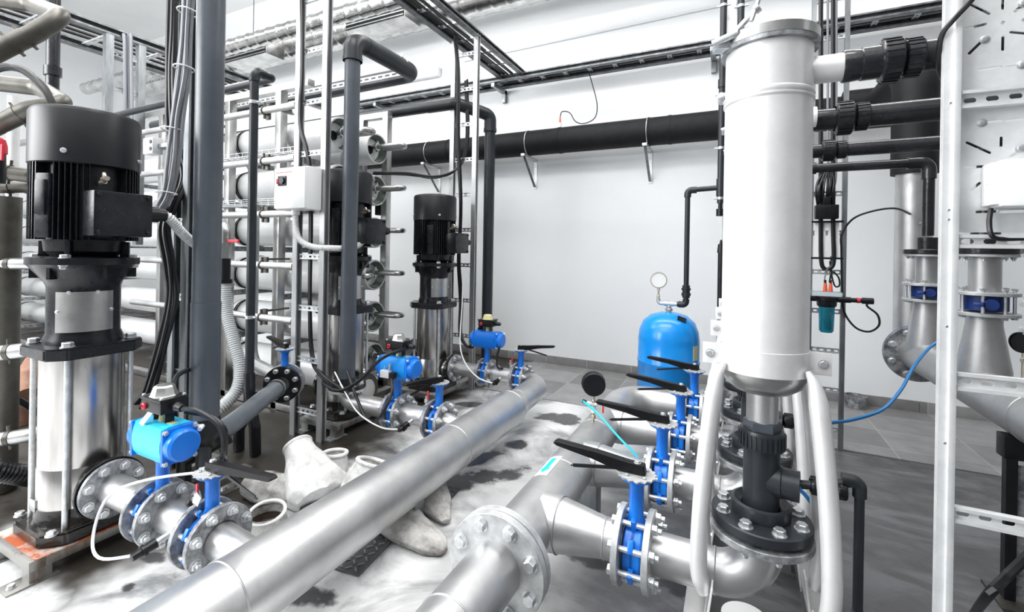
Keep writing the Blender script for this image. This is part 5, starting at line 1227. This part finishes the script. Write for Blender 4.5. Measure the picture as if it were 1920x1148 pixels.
# ------------------------------------------------------------------ drain branch of the front filter
for k, (px, py, Yv) in enumerate(((1508, 888, FY[0]),)):
    zc = .665; y = FY[0]
    t = thing('drain_line', 'thin grey drain pipe with cyan tap, elbowing down right of the frontmost filter legs', 'pipe', (FX+.1, y, zc))
    xe = onY(1610, 900, y).x
    part('pipe_body', MB().tube([(FX+.085, y-.008, zc-.035), (FX+.11, y-.01, zc-.03), (xe, y-.01, zc-.0), (xe, y-.01, .33)], .0105, .015, 16), M['pvc'], t)
    part('elbow', MB().tube([(xe-.035, y-.01, zc), (xe, y-.01, zc), (xe, y-.01, zc-.035)], .0145, .014, 16), M['pvc'], t)
    B = MB(); union(B, (FX+.105, y-.01, zc-.03), (1, 0, 0), .016, .022, 16); B.cyl((FX+.12, y-.01, zc-.03), (FX+.165, y-.01, zc-.028), .016, 16); union(B, (FX+.16, y-.01, zc-.028), (1, 0, 0), .016, .02, 16)
    vv = part('ball_valve', B, M['black'], t)
    part('tap', MB().box((FX+.142, y-.012, zc+.005), (.008, .012, .045), Matrix.Rotation(.1, 3, 'Y'), .002), M['cyan'], vv)
    part('lower_pipe', MB().cyl((xe, y-.01, .02), (xe, y-.01, .36), .013, 16).cyl((xe, y-.01, .33), (xe, y-.01, .345), .017, 16), M['pvc_light'], t)
y = FY[1]
t = thing('drain_line', 'small black valve with cyan tap on the second filter tee', 'valve', (FX+.1, y, .66))
B = MB(); union(B, (FX+.085, y-.01, .645), (1, 0, 0), .018, .03, 16); B.cyl((FX+.11, y-.01, .645), (FX+.20, y-.01, .645), .018, 16); part('ball_valve', B, M['black'], t); part('tap', MB().box((FX+.16, y-.01, .685), (.010, .014, .05), None, .002), M['cyan'], t)
# ------------------------------------------------------------------ blue hose
cable('blue tube sagging from the right manifold across to the filter legs', [onY(1760, 640, 2.7), onY(1740, 655, 2.65), onY(1712, 690, 2.5), onY(1690, 730, 2.4), onY(1655, 768, 2.3), onY(1600, 787, 2.2), onY(1555, 793, 2.1), onY(1500, 800, 2.0)], .0065, 'blue_tube', 'air_tube', 'tube')
cable('blue tube dropping behind the black flange of the frontmost filter to the floor', [(FX+.02, 1.50, .56), (FX+.10, 1.50, .55), (FX+.15, 1.49, .48), (FX+.165, 1.48, .38), (FX+.16, 1.44, .22), (FX+.19, 1.42, .08), (FX+.20, 1.40, .012)], .0055, 'blue_tube', 'air_tube', 'tube')
# ------------------------------------------------------------------ floor items
def solve_xy(px, py, z=0.): return onZ(px, py, z)
def bag(label, ring_c, axis, r, prof, mt, seed, flat=1., floor_squash=True, ring=True, open_end=True):
    random.seed(seed); ring_c = Vector(ring_c); a = Vector(axis).normalized(); L = prof[-1][1]
    t = thing('filter_bag', label, 'filter bag', (ring_c.x, ring_c.y, 0), 'used felt filter bags on the floor')
    B = MB(); seg = 40; Mx = TM(ring_c, a); n = 30; prev = None; ph = [random.uniform(0, 6.28) for _ in range(8)]
    for i in range(n+1):
        s = i/n; j = 0
        while j < len(prof)-2 and prof[j+1][1] < s*L: j += 1
        r0, d0 = prof[j]; r1, d1 = prof[j+1]; f = (s*L-d0)/(d1-d0); rr = r0+(r1-r0)*f; ring_ = []
        for k in range(seg):
            an = 2*PI*k/seg; w_ = 1+.07*s*math.sin(3*an+ph[0]+s*4)+.05*s*math.sin(7*an+ph[1]-s*6)+.03*math.sin(11*an+s*9+ph[2])*min(1, s*3)+.04*math.sin(s*14+ph[3]+math.sin(an*2))*s
            q = Mx @ Vector((rr*w_*math.cos(an), rr*w_*math.sin(an), s*L))
            q.z = .004+(q.z-.004)*(1-(1-flat)*min(1, s*2))
            if q.z < .006: q.z = .006+.002*math.sin(an*5)
            ring_.append(B.bm.verts.new(q))
        if prev: B.bridge(prev, ring_)
        prev = ring_
    B.cap(prev)
    b = part('cloth', B, M[mt], t, ang=80)
    if ring:
        part('rim', MB().torus(ring_c, a, r, .010, 40, 8), M['bag'], t)
        part('inner_cloth', MB().lathe([(r*.98, 0), (r*.85, .02), (r*.8, .05), (0, .06)], ring_c, a, 32), M['bag_dark'], t)
    return t
f = lambda px, py, z=0.: onZ(px, py, z)
b1 = f(610, 960); r1 = at(558, 836, 2.28)
bag('tallest pale felt bag standing with its stitched rim up behind the black lever', r1, (b1.x-r1.x, b1.y-r1.y-.0, -r1.z), .062, [(.066, 0), (.074, .06), (.105, .16), (.13, .26), (.11, .31)], 'bag', 3)
r2 = at(628, 850, 2.35); bag('pale felt bag right behind the tallest one, its rim tipped up', r2, (.05, -.1, -1), .058, [(.058, 0), (.07, .08), (.10, .2)], 'bag', 5)
r3 = at(700, 868, 2.15); bag('crumpled white felt bag partly hidden by the long steel pipe', r3, (-.1, -.35, -.9), .075, [(.075, 0), (.10, .06), (.11, .14), (.10, .2)], 'bag', 8)
r4 = f(745, 950, .07); e4 = f(850, 1040, .03); bag('flattened grey felt bag lying right of the long steel pipe', (r4.x-.10, r4.y, .07), (e4.x-r4.x+.10, e4.y-r4.y, -.04), .07, [(.09, 0), (.10, .1), (.085, .25), (.06, .36), (.02, .42)], 'bag_dark', 11, .45, ring=False)
r5 = f(790, 925, .05); bag('soiled grey felt bag lying across the checker plate under the long steel pipe', (r5.x-.06, r5.y+.1, .06), (.75, -.55, -.05), .06, [(.07, 0), (.09, .08), (.075, .2), (.02, .33)], 'bag_dark', 15, .5, ring=False)
r6 = at(410, 905, 2.05); r6 = f(470, 925, .03); bag('soiled crumpled felt cloth behind the white ring on the ground', (r6.x-.05, r6.y+.02, .05), (.9, .2, -.05), .05, [(.05, 0), (.075, .08), (.085, .2), (.04, .3)], 'bag_dark', 19, ring=False)
c = f(500, 962, .085)
t = thing('filter_bag', 'open felt bag with a white ring and dark water inside, left of the long pipe', 'filter bag', (c.x, c.y, 0), 'used felt filter bags on the floor')
part('rim', MB().torus((c.x, c.y, .088), (.1, -.15, 1), .070, .007, 40, 8), M['white'], t)
part('cloth', MB().lathe([(.070, .088), (.085, .05), (.095, .006), (.066, .005), (.066, .03), (.068, .085)], (c.x, c.y, 0), seg=32), M['bag_dark'], t, ang=80)
part('dark_water', MB().cyl((c.x, c.y, .006), (c.x, c.y, .055), .066, 28), M['dark_hole'], t)
M['tread'] = mat('worn_tread_plate', (.11, .113, .118), .5, .6, noise=.1, nscale=12, col2=(.16, .165, .17))
M['stud'] = mat('worn_tread_stud', (.22, .225, .23), .4, .7, nscale=12, col2=(.38, .385, .39))
def tread(label, px, py, sx, sy, rot):
    c = f(px, py); t = thing('tread_plate', label, 'plate', (c.x, c.y, 0), 'checker plates on the floor'); R = Matrix.Rotation(rot, 3, 'Z')
    part('sheet', MB().box((c.x, c.y, .0055), (sx, sy, .005), R, .001), M['tread'], t)
    B = MB(); p = .032; i = 0; y_ = -sy/2+p*.6
    while y_ < sy/2-p*.3:
        j = 0; x_ = -sx/2+p*.6
        while x_ < sx/2-p*.3:
            q = R @ Vector((x_, y_, 0)); an = rot+(.785 if (i+j) % 2 else -.785)
            B.box((c.x+q.x, c.y+q.y, .0095), (.024, .007, .005), Matrix.Rotation(an, 3, 'Z'), .0014); x_ += p; j += 1
        y_ += p; i += 1
    part('tread_studs', B, M['stud'], t); return t
tread('worn checker plate under the near half of the long steel pipe', 683, 1012, .24, .38, .12)
tread('worn checker plate under the long steel pipe beside the soiled bag', 800, 930, .26, .22, .12)
c = Vector((.045, 1.50, 0)); t = thing('bucket', 'white lidded plastic bucket at the bottom edge under the front filter', 'bucket', c)
part('bucket_body', MB().lathe([(0, .001), (.055, .001), (.060, .130), (.066, .132), (.066, .142), (.058, .146), (0, .147)], c, seg=32), M['white'], t)
p = onY(1603, 745, WY-.06); t = thing('wall_socket', 'small clear plastic cup against the baseboard', 'cup', p)
part('cup_body', MB().lathe([(0, .008), (.07, .008), (.075, .1), (.07, .1), (.065, .015), (0, .015)], (p.x, WY-.10, 0), seg=20), M['galv_flange'], t)
g = 'black cables on the ground at lower right'
cable('black cable on the ground running down beside the drain pipe', [(FX+.23, 1.62, .012), (FX+.30, 1.50, .012), (FX+.33, 1.40, .012), (FX+.37, 1.28, .012), (FX+.42, 1.0, .012)], .010)
cable('second black cable on the ground beside the drain pipe', [(FX+.17, 1.75, .16), (FX+.22, 1.55, .10), (FX+.27, 1.40, .02), (FX+.30, 1.2, .012), (FX+.33, .95, .012)], .012)
cable('black hose slanting up at the lower right corner', [onZ(1820, 1160, .012), onY(1850, 1120, 1.55), onY(1890, 1078, 1.6), onY(1950, 1020, 1.62)], .011, name='hose', cat='hose')
# ------------------------------------------------------------------ small fittings between the rack and the ladders
g = 'wire basket trays under the vessel rows'
for k, z in enumerate((1.875, 1.525)):
    t = thing('wire_tray', ('upper', 'lower')[k]+' wire basket tray with cables in front of the vessels', 'cable tray', (-3.1, 2.24, z), g)
    B = MB()
    for j in range(4): B.cyl((-3.75, 2.16+j*.03, z-.02), (-2.70, 2.16+j*.03, z-.02), .0025, 6)
    for zz_ in (0, .03):
        for yy in (2.16, 2.25): B.cyl((-3.75, yy, z+zz_-.01), (-2.70, yy, z+zz_-.01), .0025, 6)
    for j in range(15):
        x = -3.75+j*.075; B.path([(x, 2.16, z+.022), (x, 2.16, z-.02), (x, 2.25, z-.02), (x, 2.25, z+.022)], .0025, 6)
    part('wire_mesh', B, M['galv'], t)
    cable(('upper', 'lower')[k]+' black cable lying in the wire basket tray', [(-3.75, 2.20, z-.008), (-3.4, 2.21, z-.006), (-3.0, 2.19, z-.008), (-2.7, 2.2, z-.006)], .009)
g = 'black cables looped at the vessel ends'
for k, z in enumerate(ZR[:5]):
    cable(('topmost', 'second', 'third', 'fourth', 'lowest')[k]+' black cable loop at the left ends of the vessels', [(-3.72, 2.30, z+.14), (-3.82, 2.28, z+.10), (-3.86, 2.27, z-.02), (-3.80, 2.27, z-.10), (-3.76, 2.3, z-.13)], .010, group=g)
    p = Vector((-3.79, 2.27, z-.08)); solo('vessel_fitting', MB().cyl(p-Vector((0, 0, .04)), p+Vector((0, 0, .02)), .028, 12).cyl(p, p+Vector((.06, 0, 0)), .016, 10), M['black'], ('topmost', 'second', 'third', 'fourth', 'lowest')[k]+' black fitting at the left end of a front vessel', 'fitting', 'black fittings at the vessel ends')
t = thing('upright_pipe', 'black upright pipe right of the vessel end caps', 'pipe', (-2.90, 3.25, 0))
part('pipe_body', MB().cyl((-2.90, 3.25, .004), (-2.90, 3.25, 2.35), .030, 18), M['pvc_black'], t)
clamp(t, (-2.90, 3.25, .77), (0, 0, 1), .03); clamp(t, (-2.90, 3.25, 1.9), (0, 0, 1), .03)
part('valve_box', MB().box((-2.90, 3.22, 1.58), (.10, .09, .15), None, .01), M['black'], t)
p = at(287, 275, 2.36)
t = thing('junction_box', 'small white junction box between the nearest pump and the left ladder', 'electrical box', p)
part('enclosure', MB().box(p, (.09, .05, .085), None, .006), M['white'], t); part('arm', MB().box2((p.x, 1.30, p.z-.01), (-2.50, 1.345, p.z+.01)), M['strut'], t)
for dz in (-.018, .018): part('gland', MB().cyl(p+Vector((.03, -.028, dz)), p+Vector((.03, -.022, dz)), .010, 14), M['black'], t)
